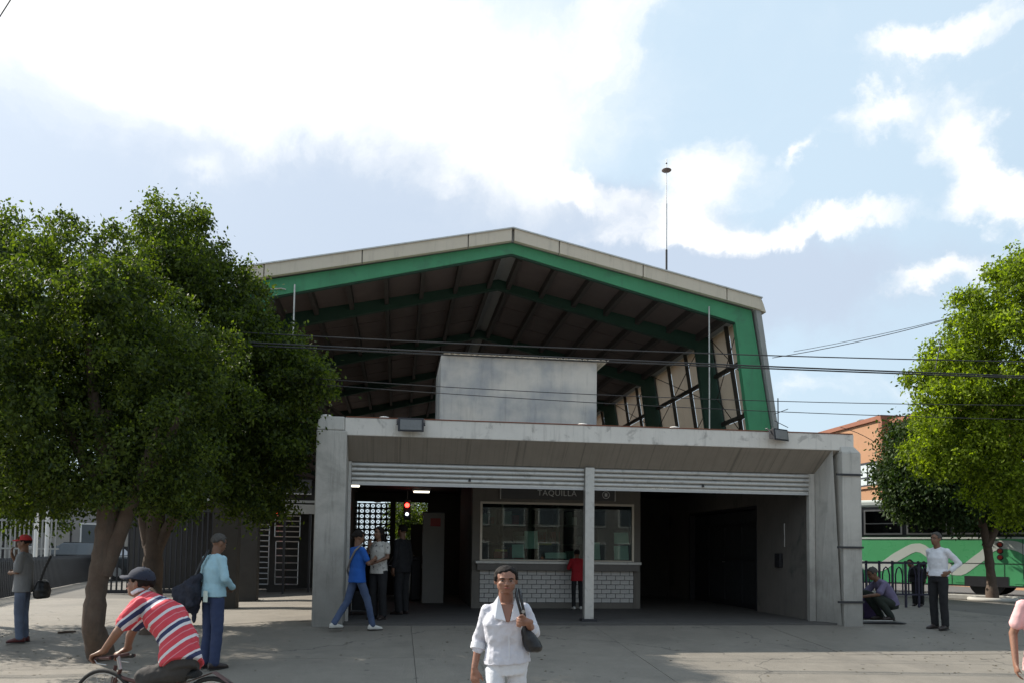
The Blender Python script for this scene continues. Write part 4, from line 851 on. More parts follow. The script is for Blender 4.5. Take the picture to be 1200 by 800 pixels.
BASE = dict(pelvis=(0, 0, .93), waist=(0, 0, 1.06), chest=(0, -.01, 1.25), neck=(0, 0, 1.43), head=(0, -.02, 1.585),
            sa=(-.175, 0, 1.385), sb=(.175, 0, 1.385), ea=(-.225, .02, 1.11), eb=(.225, .02, 1.11), wa=(-.235, -.03, .87), wb=(.235, -.03, .87),
            ha=(-.085, 0, .90), hb=(.085, 0, .90), ka=(-.10, -.01, .49), kb=(.10, -.01, .49), aa=(-.10, .02, .09), ab=(.10, .02, .09),
            fa=(-.12, -1, 0), fb=(.12, -1, 0), hda=(0, -.1, -1), hdb=(0, -.1, -1), na=(1, 0, 0), nb=(-1, 0, 0), ta=(0, -1, 0), tb=(0, -1, 0), lat=(1, 0, 0))
def person(label, loc, rotz, H, pose=None, top=None, low=None, shoe=None, hair='short', hairm=None, capm=None, sleeve=.5, hem=.86, skin=None, curl=.4,
           yaw=0, pitch=0, roll=0, hs=(1, 1, 1), girth=1.0, legw=1.0, vox=.011, fold=.018, cuff=None, facefull=False, group=None, longlow=True, vneck=False, sleevew=1.0):
    J = {k: Vector(v) for k, v in BASE.items()}
    for k, v in (pose or {}).items(): J[k] = Vector(v)
    skin = skin or SK; hairm = hairm or HAIR; g_ = girth
    root = thing('person', label, 'person', loc, rotz, group); root.scale = (H/1.7,)*3
    L = J['lat'].normalized()
    def ring(c, t, w, d, up=None):
        t = Vector(t).normalized(); a = (L-t*L.dot(t)).normalized(); b = t.cross(a).normalized(); return (Vector(c), a*w, b*d)
    sp = [J['pelvis'], J['waist'], J['chest'], J['neck']]
    T = [(sp[1]-sp[0]), (sp[2]-sp[0]), (sp[3]-sp[1]), (sp[3]-sp[2])]
    Rh = Matrix.Rotation(yaw, 3, 'Z')@Matrix.Rotation(roll, 3, 'Y')@Matrix.Rotation(pitch, 3, 'X')@Matrix.Diagonal(hs)
    hc = J['head']
    def hp(x, y, z): return hc+Rh@Vector((x, y, z))
    # skin: one continuous body
    b = MB()
    b.loft([ring(sp[0]-T[0].normalized()*.03, T[0], .12*g_, .075*g_), ring(sp[0], T[0], .125*g_, .085*g_), ring(sp[1], T[1], .125*g_, .088*g_), ring(sp[2], T[2], .145*g_, .10*g_), ring(sp[2].lerp(sp[3], .50), T[3], .13, .07), ring(sp[3], T[3], .055, .055)])
    b.cap(sp[3]-T[3].normalized()*.06, .070, hp(0, .015, -.07), .057, 12)
    b.ell(hp(0, .012, .03), (.073, .092, .088), Rh, 18, 12); b.ell(hp(0, -.012, -.035), (.064, .074, .080), Rh, 16, 10); b.ell(hp(0, -.04, -.082), (.044, .038, .028), Rh)
    b.ell(hp(0, -.082, -.012), (.012, .020, .022), Rh, 8, 6); b.ell(hp(0, -.093, -.025), (.016, .014, .011), Rh, 8, 6)
    b.ell(hp(0, -.064, .028), (.052, .022, .010), Rh, 10, 6)
    for s_ in (-1, 1): b.ell(hp(.073*s_, .015, -.008), (.010, .020, .032), Rh, 8, 6); b.ell(hp(.036*s_, -.055, -.022), (.022, .022, .018), Rh, 8, 6)
    b.ell(hp(0, -.078, -.058), (.024, .014, .011), Rh, 8, 6)
    for q in 'ab':
        sj = J['s'+q]-(sp[3]-sp[2]).normalized()*.03
        b.cap(sj, .042, J['e'+q], .038, 10); b.cap(J['e'+q], .038, J['w'+q], .027, 10); b.cap(sp[2].lerp(sp[3], .45), .06, sj, .040, 10)
        hand(b, J['w'+q], J['hd'+q], J['n'+q], J['t'+q], curl if not isinstance(curl, tuple) else curl['ab'.index(q)])
        b.cap(J['h'+q].lerp(J['k'+q], .14), .062, J['k'+q], .048, 10); b.cap(J['k'+q], .046, J['a'+q], .034, 10)
        fd = J['f'+q].normalized(); b.cap(J['a'+q]-Vector((0, 0, .03)), .034, J['a'+q]+fd*.12-Vector((0, 0, .06)), .028, 8)
    if vneck:
        f = -1; n0 = sp[3]
        b.hexa([n0+Vector((-.056, -.095, -.0)), n0+Vector((.056, -.095, -.0)), n0+Vector((.03, .0, 0)), n0+Vector((-.03, 0, 0)), n0+Vector((-.014, -.162, -.135)), n0+Vector((.014, -.162, -.135)), n0+Vector((.01, -.05, -.12)), n0+Vector((-.01, -.05, -.12))])
    b.build('body', skin, root, voxel=vox*.8 if facefull else vox, sit=2 if facefull else 3)
    # face details
    for s_ in (-1, 1):
        e = MB().ell(hp(.030*s_, -.073, .006), (.013, .008, .0065), Rh, 10, 6).build('eye', M['eyewhite'], root, smooth=True); MB().ell(hp(.030*s_, -.0785, .006), (.006, .004, .006), Rh, 8, 6).build('iris', HAIR, e, smooth=True)
        MB().tube([hp(.014*s_, -.086, .022), hp(.032*s_, -.085, .029), hp(.050*s_, -.066, .020)], [.0035, .0042, .0025], 6).build('eyebrow', HAIR, root, smooth=True)
    MB().tube([hp(-.023, -.083, -.056), hp(-.008, -.092, -.052), hp(.008, -.092, -.052), hp(.023, -.083, -.056)], [.002, .0055, .0055, .002], 6).build('lips', M['lips'], root, smooth=True)
    # hair
    hm = MB(); hm.ell(hp(0, .022, .038), (.080, .094, .090), Rh, 18, 12)
    if hair != 'bald':
        hm = MB()
        for i in range(64):       # many overlapping tufts over the skull, leaving the face free
            a = i*2.399; z = 1-(i+.5)/64*1.35; r = math.sqrt(max(0, 1-z*z)); x, y = r*math.cos(a), r*math.sin(a)
            if y < -.45 and z < .55: continue
            if abs(x) > .7 and z < -.05 and y < .2 and hair not in ('bun', 'long'): continue
            hm.ell(hp(x*.068, y*.084+.016, z*.084+.028), (.024, .024, .022), Rh, 7, 5)
        if hair in ('bun', 'tail'): hm.ell(hp(0, .125, .015 if hair == 'bun' else .03), (.036, .034, .036), Rh, 10, 8)
        if hair == 'tail': hm.cap(hp(0, .14, .02), .028, hp(0, .13, -.13), .014, 8)
        if hair == 'long':
            for x in (-.05, -.02, .02, .05): hm.cap(hp(x, .07, 0), .03, hp(x*1.3, .085, -.17), .02, 8)
            for s_ in (-1, 1): hm.cap(hp(.065*s_, .0, .02), .022, hp(.075*s_, .02, -.15), .014, 8)
        hm.build('hair', hairm, root, voxel=.009, sit=2)
    if capm:
        c_ = MB(); c_.ell(hp(0, .012, .052), (.088, .104, .078), Rh, 20, 12)
        ring0 = [(hp(0, .012, .040), Rh@Vector((.090, 0, 0)), Rh@Vector((0, .106, 0))), (hp(0, .012, .062), Rh@Vector((.088, 0, 0)), Rh@Vector((0, .104, 0))), (hp(0, .012, .095), Rh@Vector((.072, 0, 0)), Rh@Vector((0, .086, 0))), (hp(0, .012, .125), Rh@Vector((.035, 0, 0)), Rh@Vector((0, .045, 0))), (hp(0, .012, .131), Rh@Vector((.006, 0, 0)), Rh@Vector((0, .008, 0)))]
        c_ = MB(); c_.loft(ring0, 22, 2); co_ = c_.build('cap', capm, root, smooth=True)
        vs = []; n = 12
        for i in range(n+1):
            a = -PI*.5+PI*(i/n-.5)*.9
            x, y = math.cos(a), math.sin(a)
            for zz in (0, .006): vs += [hp(x*.088, y*.104+.012, .044+zz), hp(x*.080, y*.104-.062, .034+zz-.014*abs(x))]
        mb = MB(); mb.add(vs, [f for i in range(n) for f in ((4*i, 4*i+1, 4*i+5, 4*i+4), (4*i+2, 4*i+6, 4*i+7, 4*i+3), (4*i+1, 4*i+3, 4*i+7, 4*i+5), (4*i, 4*i+4, 4*i+6, 4*i+2))]+[(0, 2, 3, 1), (4*n, 4*n+1, 4*n+3, 4*n+2)])
        mb.build('cap_brim', capm, co_, smooth=True); MB().ell(hp(0, .012, .134), (.008, .008, .004), Rh, 8, 5).build('cap_button', capm, co_)
    # trousers
    if low:
        m_ = MB(); m_.loft([ring(sp[0]-T[0].normalized()*.10, T[0], .13*g_, .10*g_), ring(sp[0]-T[0].normalized()*.02, T[0], .158*g_, .110*g_), ring(sp[0].lerp(sp[1], .5), T[0], .142*g_, .098*g_), ring(sp[1]-T[0].normalized()*.02, T[0], .134*g_, .094*g_)])
        for q in 'ab':
            h, k_, a_ = J['h'+q], J['k'+q], J['a'+q]
            m_.cap(h+(k_-h).normalized()*.05, .084*legw, k_, .066*legw, 12); m_.cap(k_, .066*legw, a_.lerp(k_, .02), .058*legw, 12)
        m_.build('trousers', low, root, voxel=vox, sit=3, fold=fold*.7)
    for q in 'ab':
        a_ = J['a'+q]; fd = J['f'+q].normalized(); up = Vector((0, 0, 1)) if abs(fd.z) < .8 else Vector((0, 1, 0)); sd = fd.cross(up).normalized()*1.0; u2 = sd.cross(fd)
        o_ = a_-u2*.045
        m_ = MB(); m_.loft([(o_-fd*.075+u2*.005, sd*.022, u2*.030), (o_-fd*.05+u2*.01, sd*.036, u2*.048), (o_+fd*.03+u2*.008, sd*.040, u2*.046), (o_+fd*.10-u2*.006, sd*.046, u2*.034), (o_+fd*.16-u2*.014, sd*.036, u2*.024), (o_+fd*.185-u2*.02, sd*.015, u2*.012)], 14, 2.6)
        sh_ = m_.build('shoe', shoe or M['shoe'], root, smooth=True)
        MB().loft([(o_-fd*.078-u2*.034, sd*.030, u2*.008), (o_+fd*.02-u2*.034, sd*.038, u2*.008), (o_+fd*.11-u2*.036, sd*.047, u2*.008), (o_+fd*.187-u2*.036, sd*.018, u2*.008)], 12, 2.6).build('sole', M['rubber'], sh_, smooth=True)
    # top
    if top:
        down = (sp[0]-sp[1]).normalized(); hl = sp[0]+down*(.93-hem)
        m_ = MB(); m_.loft([ring(hl, T[0], .178*g_, .132*g_), ring(hl.lerp(sp[1], .35), T[0], .172*g_, .126*g_), ring(sp[1], T[1], .155*g_, .115*g_), ring(sp[2], T[2], .172*g_, .125*g_), ring(sp[2].lerp(sp[3], .50), T[3], .160, .102), ring(sp[2].lerp(sp[3], .84), T[3], .088, .068), ring(sp[3], T[3], .066, .060)], 22, 2.2)
        for q in 'ab':
            s_, e_, w_ = J['s'+q], J['e'+q], J['w'+q]
            tr_ = sp[3].lerp(sp[2], .12)+L*(-.045 if q == 'a' else .045); s_ = s_-(sp[3]-sp[2]).normalized()*.022
            m_.cap(tr_, .040, s_, .056*g_**.5, 12); m_.cap(sp[2].lerp(sp[3], .45)+L*(-.07 if q == 'a' else .07), .075, s_, .056, 12)
            if sleeve <= 1: m_.cap(s_, .059*g_**.5, s_.lerp(e_, sleeve), .058*sleevew, 12)
            else: m_.cap(s_, .059*g_**.5, e_, .053*sleevew, 12); m_.cap(e_, .053*sleevew, e_.lerp(w_, sleeve-1), .046*sleevew if sleeve < 1.9 else .038, 12)
        m_.build('shirt', top, root, voxel=vox, sit=3, fold=fold)
    return root, J, hp
M['eyewhite'] = mat('eye', (.22, .19, .18), .7); M['lips'] = mat('lips', (.25, .075, .06), .5); M['shoe'] = mat('shoe_leather', (.03, .02, .018), .45)
M['shoered'] = mat('maroon_shoe', (.09, .02, .02), .4); M['shoewhite'] = mat('canvas_shoe', (.55, .54, .5), .8)
JEAN = cloth('denim', (.045, .07, .14), col2=(.07, .10, .18)); JEAN2 = cloth('pale_denim', (.12, .15, .22), col2=(.09, .11, .16)); NAVY = cloth('navy_denim', (.03, .045, .105)); BLACKC = cloth('black_cloth', (.012, .012, .014)); BLK = mat('black_leather', (.012, .012, .014), .4, var=.3, vs=9, bump=.3)
WHITEC = cloth('white_cotton', (.68, .69, .73), var=.05); BLUEC = cloth('blue_cotton', (.01, .085, .36)); LBLUE = cloth('light_blue_cotton', (.33, .52, .60)); GREYC = cloth('grey_cotton', (.20, .20, .205)); REDC = cloth('red_cotton', (.36, .012, .02)); CAPR = cloth('red_cap', (.45, .03, .035)); CAPN = cloth('navy_cap', (.018, .022, .04)); PINKC = cloth('pink_cotton', (.72, .42, .42))
def bag(name, label, cat, P, rz, w, h, d, m, strap=None, belly=1.15):
    t = thing(name, label, cat, P, rz)
    mb = MB(); mb.loft([((0, 0, 0), (w*.40, 0, 0), (0, d*.35, 0)), ((0, 0, h*.08), (w*.52, 0, 0), (0, d*.5, 0)), ((0, 0, h*.45), (w*.5*belly, 0, 0), (0, d*.55, 0)), ((0, 0, h*.85), (w*.42, 0, 0), (0, d*.35, 0)), ((0, 0, h), (w*.34, 0, 0), (0, d*.16, 0))], 18, 2.6); mb.build('bag_body', m, t, voxel=.012, sit=2, fold=.02)
    if strap: MB().tube(strap, .011, 6, 1.8).build('strap', m, t, smooth=True)
    MB().tube([(-w*.34, 0, h), (0, 0, h+.012), (w*.34, 0, h)], .008, 6).build('zip', M['steel'], t); return t
# -- woman in white, walking towards the camera
Pw = at(592, 900, 950/166.); Pw.z = gzw(Pw); Hw = (1.6-Pw.z)+(645-660)/166.*1.0+.02; rzw = R(6)
YW = Pw.y
def wl(px, py, dy=0): # place in her own frame (metres at 1.7 tall)
    p = at(px, py, YW+dy)-Pw; p = Matrix.Rotation(-rzw, 3, 'Z')@p; return p*(1.7/Hw)
pw = dict(head=wl(593, 679.5, -.06), neck=wl(593, 706), chest=wl(593, 730, -.02), waist=wl(594, 753), pelvis=wl(595, 774), sa=wl(571, 713), sb=wl(614, 711), ea=wl(562, 748, .06), wa=wl(556, 782, .0), eb=wl(627, 736, .10), wb=wl(617, 727, -.16), hda=(.05, -.15, -1), hdb=(-.75, -.35, .05), nb=(0, -1, -.1), tb=(0, 0, 1), na=(.6, .8, 0), ta=(0, -1, 0))
pw['eb'] = wl(624, 739, .02); pw['wb'] = wl(619, 728, -.20)
pz = pw['pelvis'].z; pw.update(ha=(-.085, 0, pz-.04), hb=(.085, 0, pz-.04), ka=(-.09, -.14, .48), kb=(.085, .04, .48), aa=(-.08, -.18, .09), ab=(.08, .28, .15))
rw, Jw, hpw = person('woman in a white uniform tunic walking with a black shoulder bag', Pw, rzw, Hw, pw, cloth('white_uniform', (.60, .60, .66), var=.08), WHITEC, M['shoewhite'], hair='bun', sleeve=1.32, hem=.915, skin=mat('skin_warm', (.27, .13, .085), .5, var=.06, vs=6), curl=(.35, .8), girth=1.04, vox=.008, fold=.030, facefull=True, pitch=R(4), yaw=R(-2), hs=(1.12, 1.06, .90), vneck=True, sleevew=1.12)
# collar and placket
n0 = Jw['neck']
for s_ in (-1, 1):
    mb = MB(); a = n0+Vector((.066*s_, -.070, .060)); b_ = n0+Vector((.016*s_, -.165, -.128)); c_ = n0+Vector((.098*s_, -.145, -.11)); d_ = n0+Vector((.122*s_, -.070, -.02)); of = Vector((0, -.008, .004))
    mb.hexa([a, b_, c_, d_, a+of, b_+of, c_+of, d_+of]); mb.build('collar', WHITEC, rw, bevel=.003)
MB().tube([n0+Vector((.004, -.134, -.12)), n0+Vector((.012, -.142, -.25)), n0+Vector((.016, -.142, -.42))], .004, 5).build('placket', WHITEC, rw)
# cuffs
for q, f in (('a', .32), ('b', .32)):
    e_, w_ = Jw['e'+q], Jw['w'+q]; MB().tube([e_.lerp(w_, f-.18), e_.lerp(w_, f+.03)], .060, 14).build('cuff', WHITEC, rw, smooth=True)
pb = at(640, 765, YW-.10); pbag = at(620, 764, YW-.06)
tb_ = thing('shoulder_bag', 'black shoulder bag hanging at the side of the woman in white', 'bag', pbag, rzw+.2)
mb = MB()
def bl(px, py, dy=0): return Matrix.Rotation(-(rzw+.2), 3, 'Z')@(at(px, py, YW-.06+dy)-pbag)
mb.loft([(bl(613, 728), (.03, 0, 0), (0, .03, 0)), (bl(616, 738), (.045, 0, 0), (0, .05, 0)), (bl(622, 750), (.062, 0, 0), (0, .065, 0)), (bl(625, 757), (.066, 0, 0), (0, .07, 0)), (bl(626, 762), (.055, 0, 0), (0, .05, 0)), (bl(626, 764), (.03, 0, 0), (0, .03, 0))], 18, 2.4); mb.build('bag_body', BLK, tb_, voxel=.008, sit=2, fold=.012)
for k_ in (0, 1): MB().tube([bl(606+k_*3, 690, .02), bl(605+k_*5, 698, -.10), bl(609+k_*4, 712, -.12), bl(613+k_*3, 728, -.05)], .011, 6).build('strap', BLK, tb_, smooth=True)
MB().cyl(bl(613, 716, -.125), .012, .01, 'Y', 12).build('buckle', M['steel'], tb_)
# -- cyclist
Yc = 6.35; Pc = at(190, 900, Yc); Pc.z = gzw(Pc)
def cl(px, py, dy=0): return at(px, py, Yc+dy)-Pc
STRIPE = bpy.data.materials.new('striped_jersey'); STRIPE.use_nodes = True
def stripes(axis, org):
    t = STRIPE.node_tree; gg = G(t); b = t.nodes['Principled BSDF']; b.inputs['Roughness'].default_value = .85
    tc_ = gg.n('ShaderNodeTexCoord').outputs['Object']; ds = gg.n('ShaderNodeVectorMath', operation='DOT_PRODUCT'); t.links.new(tc_, ds.inputs[0]); ds.inputs[1].default_value = axis
    d0 = Vector(org).dot(Vector(axis)); x = gg.m('SUBTRACT', ds.outputs['Value'], d0); x = gg.m('MODULO', gg.m('ADD', x, 1.0*.25*5), .25); x = gg.m('DIVIDE', x, .25)
    cr = gg.n('ShaderNodeValToRGB'); cr.color_ramp.interpolation = 'CONSTANT'; e = cr.color_ramp.elements
    red = (.55, .05, .07, 1); wh = (.62, .60, .62, 1); nv = (.025, .03, .09, 1); pk = (.62, .22, .25, 1)
    st = [(0, red), (.10, pk), (.125, red), (.26, wh), (.34, red), (.50, pk), (.525, red), (.66, wh), (.745, nv), (.86, wh), (.92, red)]
    e[0].position = 0; e[0].color = red; e[1].position = st[1][0]; e[1].color = st[1][1]
    for p_, c_ in st[2:]: q = e.new(p_); q.color = c_
    t.links.new(x, cr.inputs[0]); t.links.new(cr.outputs[0], b.inputs['Base Color'])
    bp = gg.n('ShaderNodeBump'); bp.inputs['Strength'].default_value = .3; t.links.new(gg.noise(tc_, 30, 5), bp.inputs['Height']); t.links.new(bp.outputs[0], b.inputs['Normal'])
pel = cl(212, 773, -.22); nk = cl(166, 697, .0)
pc = dict(pelvis=pel, waist=cl(209, 748, -.16), chest=cl(194, 722, -.07), neck=nk, head=cl(163.5, 683), lat=(.30, -1, 0), sa=cl(160, 706, -.19), sb=cl(170, 704, .17), ea=cl(137, 741, -.26), eb=cl(153, 744, .20), wa=cl(121, 763, -.22), wb=cl(149, 760, .25),
          hda=(-.9, .15, -.35), hdb=(-1, -.1, -.4), na=(-.2, 0, -1), nb=(-.2, 0, -1), ta=(0, .9, -.1), tb=(0, -1, 0),
          ha=cl(214, 784, -.31), hb=cl(216, 782, -.13), ka=cl(170, 792, -.24), kb=cl(178, 822, -.02), aa=cl(180, 850, -.26), ab=cl(190, 875, .0), fa=(-1, 0, -.1), fb=(-1, 0, -.2))
ax = (nk-pel).normalized(); STRIPE_AX = (ax.x, 0, ax.z); stripes(STRIPE_AX, pel)
rc, Jc, hpc = person('cyclist bent over the handlebar in a red and white striped shirt and navy cap', Pc, 0, 1.7, pc, STRIPE, cloth('dark_grey_cloth', (.045, .042, .04)), M['shoe'], hair='short', capm=CAPN, sleeve=.62, hem=.88, skin=mat('skin_tan', (.23, .115, .07), .5, var=.08, vs=6), curl=(.9, .9), yaw=R(-98), pitch=R(-8), girth=1.17, vox=.010, fold=.035, legw=1.12, sleevew=1.2)
MB().tube([nk+Vector((-.05, -.05, .02)), nk+Vector((.0, -.07, .045)), nk+Vector((.05, 0, .06)), nk+Vector((.0, .07, .045)), nk+Vector((-.05, .05, .02))], .016, 8).build('collar', WHITEC, rc, smooth=True)
# bicycle
BK = thing('bicycle', 'old dark bicycle ridden by the man in the striped shirt', 'bicycle', Pc, 0)
wr = .33; zw = .33; fx = cl(122, 800).x-.02; rx = fx+1.03; sx = pel.x+.03
FR = mat('bike_frame', (.10, .05, .045), .5, .4, var=.3, vs=12)
BA = R(-19); BK.rotation_euler = (0, 0, BA); hx = cl(136, 768).x; _q = Matrix.Rotation(BA, 3, 'Z')@Vector((hx, 0, 0)); BK.location = Pc+Vector((hx, 0, 0))-_q
def bl_(v): return Matrix.Rotation(-BA, 3, 'Z')@(Vector(v)-Vector((hx, 0, 0))+_q)
for x in (fx, rx):
    w = MB().torus((x, 0, zw), wr-.018, .018, 'Y', 40, 8).build('wheel', M['rubber'], BK, smooth=True); MB().torus((x, 0, zw), wr-.04, .009, 'Y', 40, 6).build('rim', M['steel'], w, smooth=True)
    mb = MB()
    for i in range(20): a = i*PI/10; mb.tube([(x, (-1)**i*.02, zw), (x+(wr-.04)*math.cos(a), 0, zw+(wr-.04)*math.sin(a))], .0016, 4)
    mb.build('spokes', M['steel'], w); MB().cyl((x, 0, zw), .025, .07, 'Y', 12).build('hub', M['steel'], w, smooth=True)
hz = (cl(121, 768).z+cl(150, 768).z)/2; hx = cl(136, 768).x
hd = Vector((hx+.05, 0, hz-.10))
def tb(nm, pts, r, m=FR, n=10): return MB().tube(pts, r, n).build(nm, m, BK, smooth=True)
tb('fork', [hd, (hx-.04, .0, hz-.30), (hx-.05, .05, zw+wr*1.05)], .014); 
for s_ in (-.055, .055): tb('fork_blade', [(hx-.03, s_*.6, hz-.33), (fx+.02, s_, zw+.2), (fx, s_, zw)], .011)
st_ = Vector((sx, 0, pel.z-.12)); bbk = Vector((sx-.16, 0, .29))
tb('top_tube', [hd-Vector((0, 0, .06)), st_-Vector((0, 0, .14))], .015); tb('down_tube', [hd-Vector((-.01, 0, .14)), bbk], .017); tb('seat_tube', [st_, bbk], .015)
for s_ in (-.05, .05): tb('chain_stay', [bbk, (rx, s_, zw)], .009); tb('seat_stay', [st_-Vector((0, 0, .16)), (rx, s_, zw)], .008)
tb('stem', [hd, (hx+.02, 0, hz)], .014, M['steel'])
ha_, hb_ = bl_(Jc['wa']+Jc['hda'].normalized()*.075+Vector((0, 0, -.022))), bl_(Jc['wb']+Jc['hdb'].normalized()*.075+Vector((0, 0, -.025)))
tb('handlebar', [ha_+Vector((.16, -.01, .01)), ha_, Vector((hx-.02, -.12, hz)), Vector((hx+.02, 0, hz)), Vector((hx, .12, hz)), hb_, hb_+Vector((.16, .01, .01))], .013)
for p_, s_ in ((ha_, -1), (hb_, 1)): MB().tube([p_+Vector((.16, -.01*-s_*-1, .01)), p_+Vector((.04, 0, .0))], .017, 8).build('grip', M['rubber'], BK, smooth=True); tb('brake_lever', [p_+Vector((-.01, 0, .0)), p_+Vector((.03, 0, -.04)), p_+Vector((.12, 0, -.045))], .006, M['steel'])
MB().loft([(st_+Vector((-.14, 0, .0)), (0, .02, 0), (0, 0, .015)), (st_+Vector((0, 0, .01)), (0, .05, 0), (0, 0, .03)), (st_+Vector((.12, 0, .02)), (0, .085, 0), (0, 0, .03)), (st_+Vector((.15, 0, .02)), (0, .06, 0), (0, 0, .02))], 14).build('saddle', M['rubber'], BK, smooth=True)
MB().cyl(bbk, .09, .012, 'Y', 24).build('chainring', M['steel'], BK, smooth=True)
for s_, k_ in ((-1, 'a'), (1, 'b')): tb('crank', [bbk+Vector((0, .04*s_, 0)), Vector((Jc['a'+k_].x-.04, .10*s_, max(.12, Jc['a'+k_].z-.10)))], .009, M['steel']); MB().box(-.05, .05, -.04, .04, -.01, .01).build('pedal', M['rubber'], BK, loc=(Jc['a'+k_].x-.04, .12*s_, max(.11, Jc['a'+k_].z-.11)))
for s_ in (0,): MB().loft([(Vector((rx-.30, 0, zw+.25)), (0, .03, 0), (0, 0, .004)), (Vector((rx, 0, zw+wr+.03)), (0, .03, 0), (0, 0, .004)), (Vector((rx+.28, 0, zw+.22)), (0, .03, 0), (0, 0, .004))], 8).build('mudguard', FR, BK)
# -- man in pale blue shirt seen from behind, hands together in front
Pb = gp(247, 783)
def standing(px, py, hpx): P = gp(px, py); return P, hgt(P, hpx)
Hb = hgt(Pb, 157)
rb_, Jb, hpb = person('man in a pale blue shirt and navy jeans standing with his back to the camera', Pb, R(142), Hb, dict(head=(0, -.06, 1.57), neck=(0, -.01, 1.43), ea=(-.25, .0, 1.13), eb=(.25, .0, 1.13), wa=(-.10, -.22, 1.00), wb=(.08, -.24, 1.0), hda=(1, -.25, -.2), hdb=(-1, -.25, -.2), na=(0, 1, 0), nb=(0, 1, 0), ta=(0, 0, 1), tb=(0, 0, 1)),
    LBLUE, NAVY, M['shoe'], hairm=HAIRG, sleeve=1.9, hem=.90, skin=SKD, legw=1.18, girth=1.06, pitch=R(14), fold=.025)
MB().box(-.05, .03, .0, .012, -.07, .07).build('pocket_paper', M['paper'], rb_, loc=(-.06, .145, .91))
bt = thing('backpack', 'dark navy bag slung from the shoulder of the man in pale blue', 'bag', Pb+Vector((-.26, -.06, .62)), 0)
mb = MB(); mb.loft([((.04, 0, .04), (.05, 0, 0), (0, .05, 0)), ((.0, 0, .10), (.12, 0, .03), (0, .10, 0)), ((-.03, 0, .22), (.165, 0, .03), (0, .13, 0)), ((-.03, 0, .34), (.16, 0, .05), (0, .13, 0)), ((.02, 0, .44), (.12, 0, .05), (0, .10, 0)), ((.06, 0, .49), (.06, 0, .03), (0, .05, 0))], 18, 2.4)
mb.cap((-.13, -.06, .30), .055, (-.12, -.08, .16), .05, 10); mb.cap((.04, -.12, .34), .05, (.05, -.11, .16), .05, 10); mb.cap((.05, 0, .1), .04, (.06, 0, -.06), .02, 8)
mb.build('bag_body', cloth('navy_nylon', (.02, .022, .035)), bt, voxel=.011, sit=2, fold=.06); MB().tube([(.05, 0, .46), (.12, -.02, .62), (.20, .03, .80)], .014, 6, 1.8).build('strap', M['dark_metal'], bt, smooth=True)
# -- man in the red cap
Pr, Hr = standing(24, 752, 124)
rr_, Jr, hpr = person('man in a red cap and grey shirt standing with a hand at his face', Pr, R(-78), Hr, dict(ea=(-.20, -.12, 1.16), wa=(-.06, -.20, 1.37), hda=(.2, -.1, 1), na=(0, 1, 0), ta=(1, 0, 0), eb=(.22, -.02, 1.12), wb=(.06, -.19, 1.10), hdb=(-1, -.2, .2), nb=(0, 1, 0)), GREYC, JEAN2, M['shoered'], capm=CAPR, sleeve=.8, hem=.80, skin=SKD, girth=1.08, legw=1.15, sleevew=1.2)
bag('hand_bag', 'black bag carried behind the man in the red cap', 'bag', Pr+Vector((.24, .06, .62))*1.0, R(80), .24, .26, .16, BLK, [(-.05, 0, .25), (-.02, -.05, .45), (-.0, -.12, .62)])
# -- woman in blue walking away, friend facing her
Pl, Hl = standing(417, 739, 117)
rl_, Jl, hpl = person('woman in a bright blue top and jeans striding into the entrance', Pl, R(128), Hl, dict(ka=(-.10, -.16, .50), aa=(-.09, -.26, .10), kb=(.10, .12, .50), ab=(.10, .36, .14), ea=(-.22, -.10, 1.14), wa=(-.08, -.26, 1.2), hda=(.3, -.6, .4), eb=(.21, -.06, 1.13), wb=(.10, -.26, 1.15), hdb=(-.4, -.6, .3)), BLUEC, JEAN, M['shoewhite'], hair='bun', sleeve=.62, hem=.82, girth=1.02, skin=SKD, pitch=R(5))
t = thing('shoulder_strap', 'grey shoulder strap across the back of the woman in blue', 'strap', Pl, R(128))
MB().tube([Vector(p)*(Hl/1.7) for p in ((-.13, -.02, 1.47), (-.12, .11, 1.36), (-.02, .142, 1.2), (.12, .13, 1.02), (.19, .05, .93))], .016, 6).build('band', M['counter'], t)
Pf, Hf = standing(436, 727, 110)
PAT = mat('patterned_cotton', (.50, .48, .44), .9, stain=(16, .95, (.04, .04, .05)))
person('woman in a patterned top and black trousers facing the woman in blue', Pf+Vector((.05, .25, 0)), R(-25), Hf, dict(ea=(-.24, -.06, 1.16), wa=(-.10, -.18, 1.33), hda=(.2, -.1, 1), ta=(1, 0, 0), na=(0, 1, 0), eb=(.22, -.05, 1.14), wb=(.08, -.22, 1.05), hdb=(-.6, -.5, 0)), PAT, BLACKC, M['shoe'], hair='long', sleeve=.55, hem=.84, skin=SKD, legw=1.25, yaw=R(-20))
Pq, Hq = standing(459, 722, 108)
person('person in black clothes standing in the shade behind the two women', Pq+Vector((.1, .5, 0)), R(-120), Hq, {}, BLACKC, BLACKC, M['shoe'], sleeve=1.8, hem=.80, skin=SKD, legw=1.3, girth=1.1)
# small luggage trolley beside them
u, v = uv_of(gp(424, 722)); t = thing('luggage_trolley', 'small black luggage trolley with a bright lower bar between the women', 'trolley', W(u, v+.25, .425), FA)
MB().box(-.20, .22, 0, .18, .06, .42).build('bundle', BLACKC, t, bevel=.04); MB().tube([(-.22, -.02, .08), (.24, -.02, .08)], .012, 6).build('base_bar', M['steel'], t)
for x in (-.2, .22): MB().tube([(x, -.01, .08), (x, -.01, .95)], .010, 6).build('upright', M['steel'], t); MB().cyl((x, .02, .05), .05, .03, 'X', 14).build('wheel', M['rubber'], t, smooth=True)
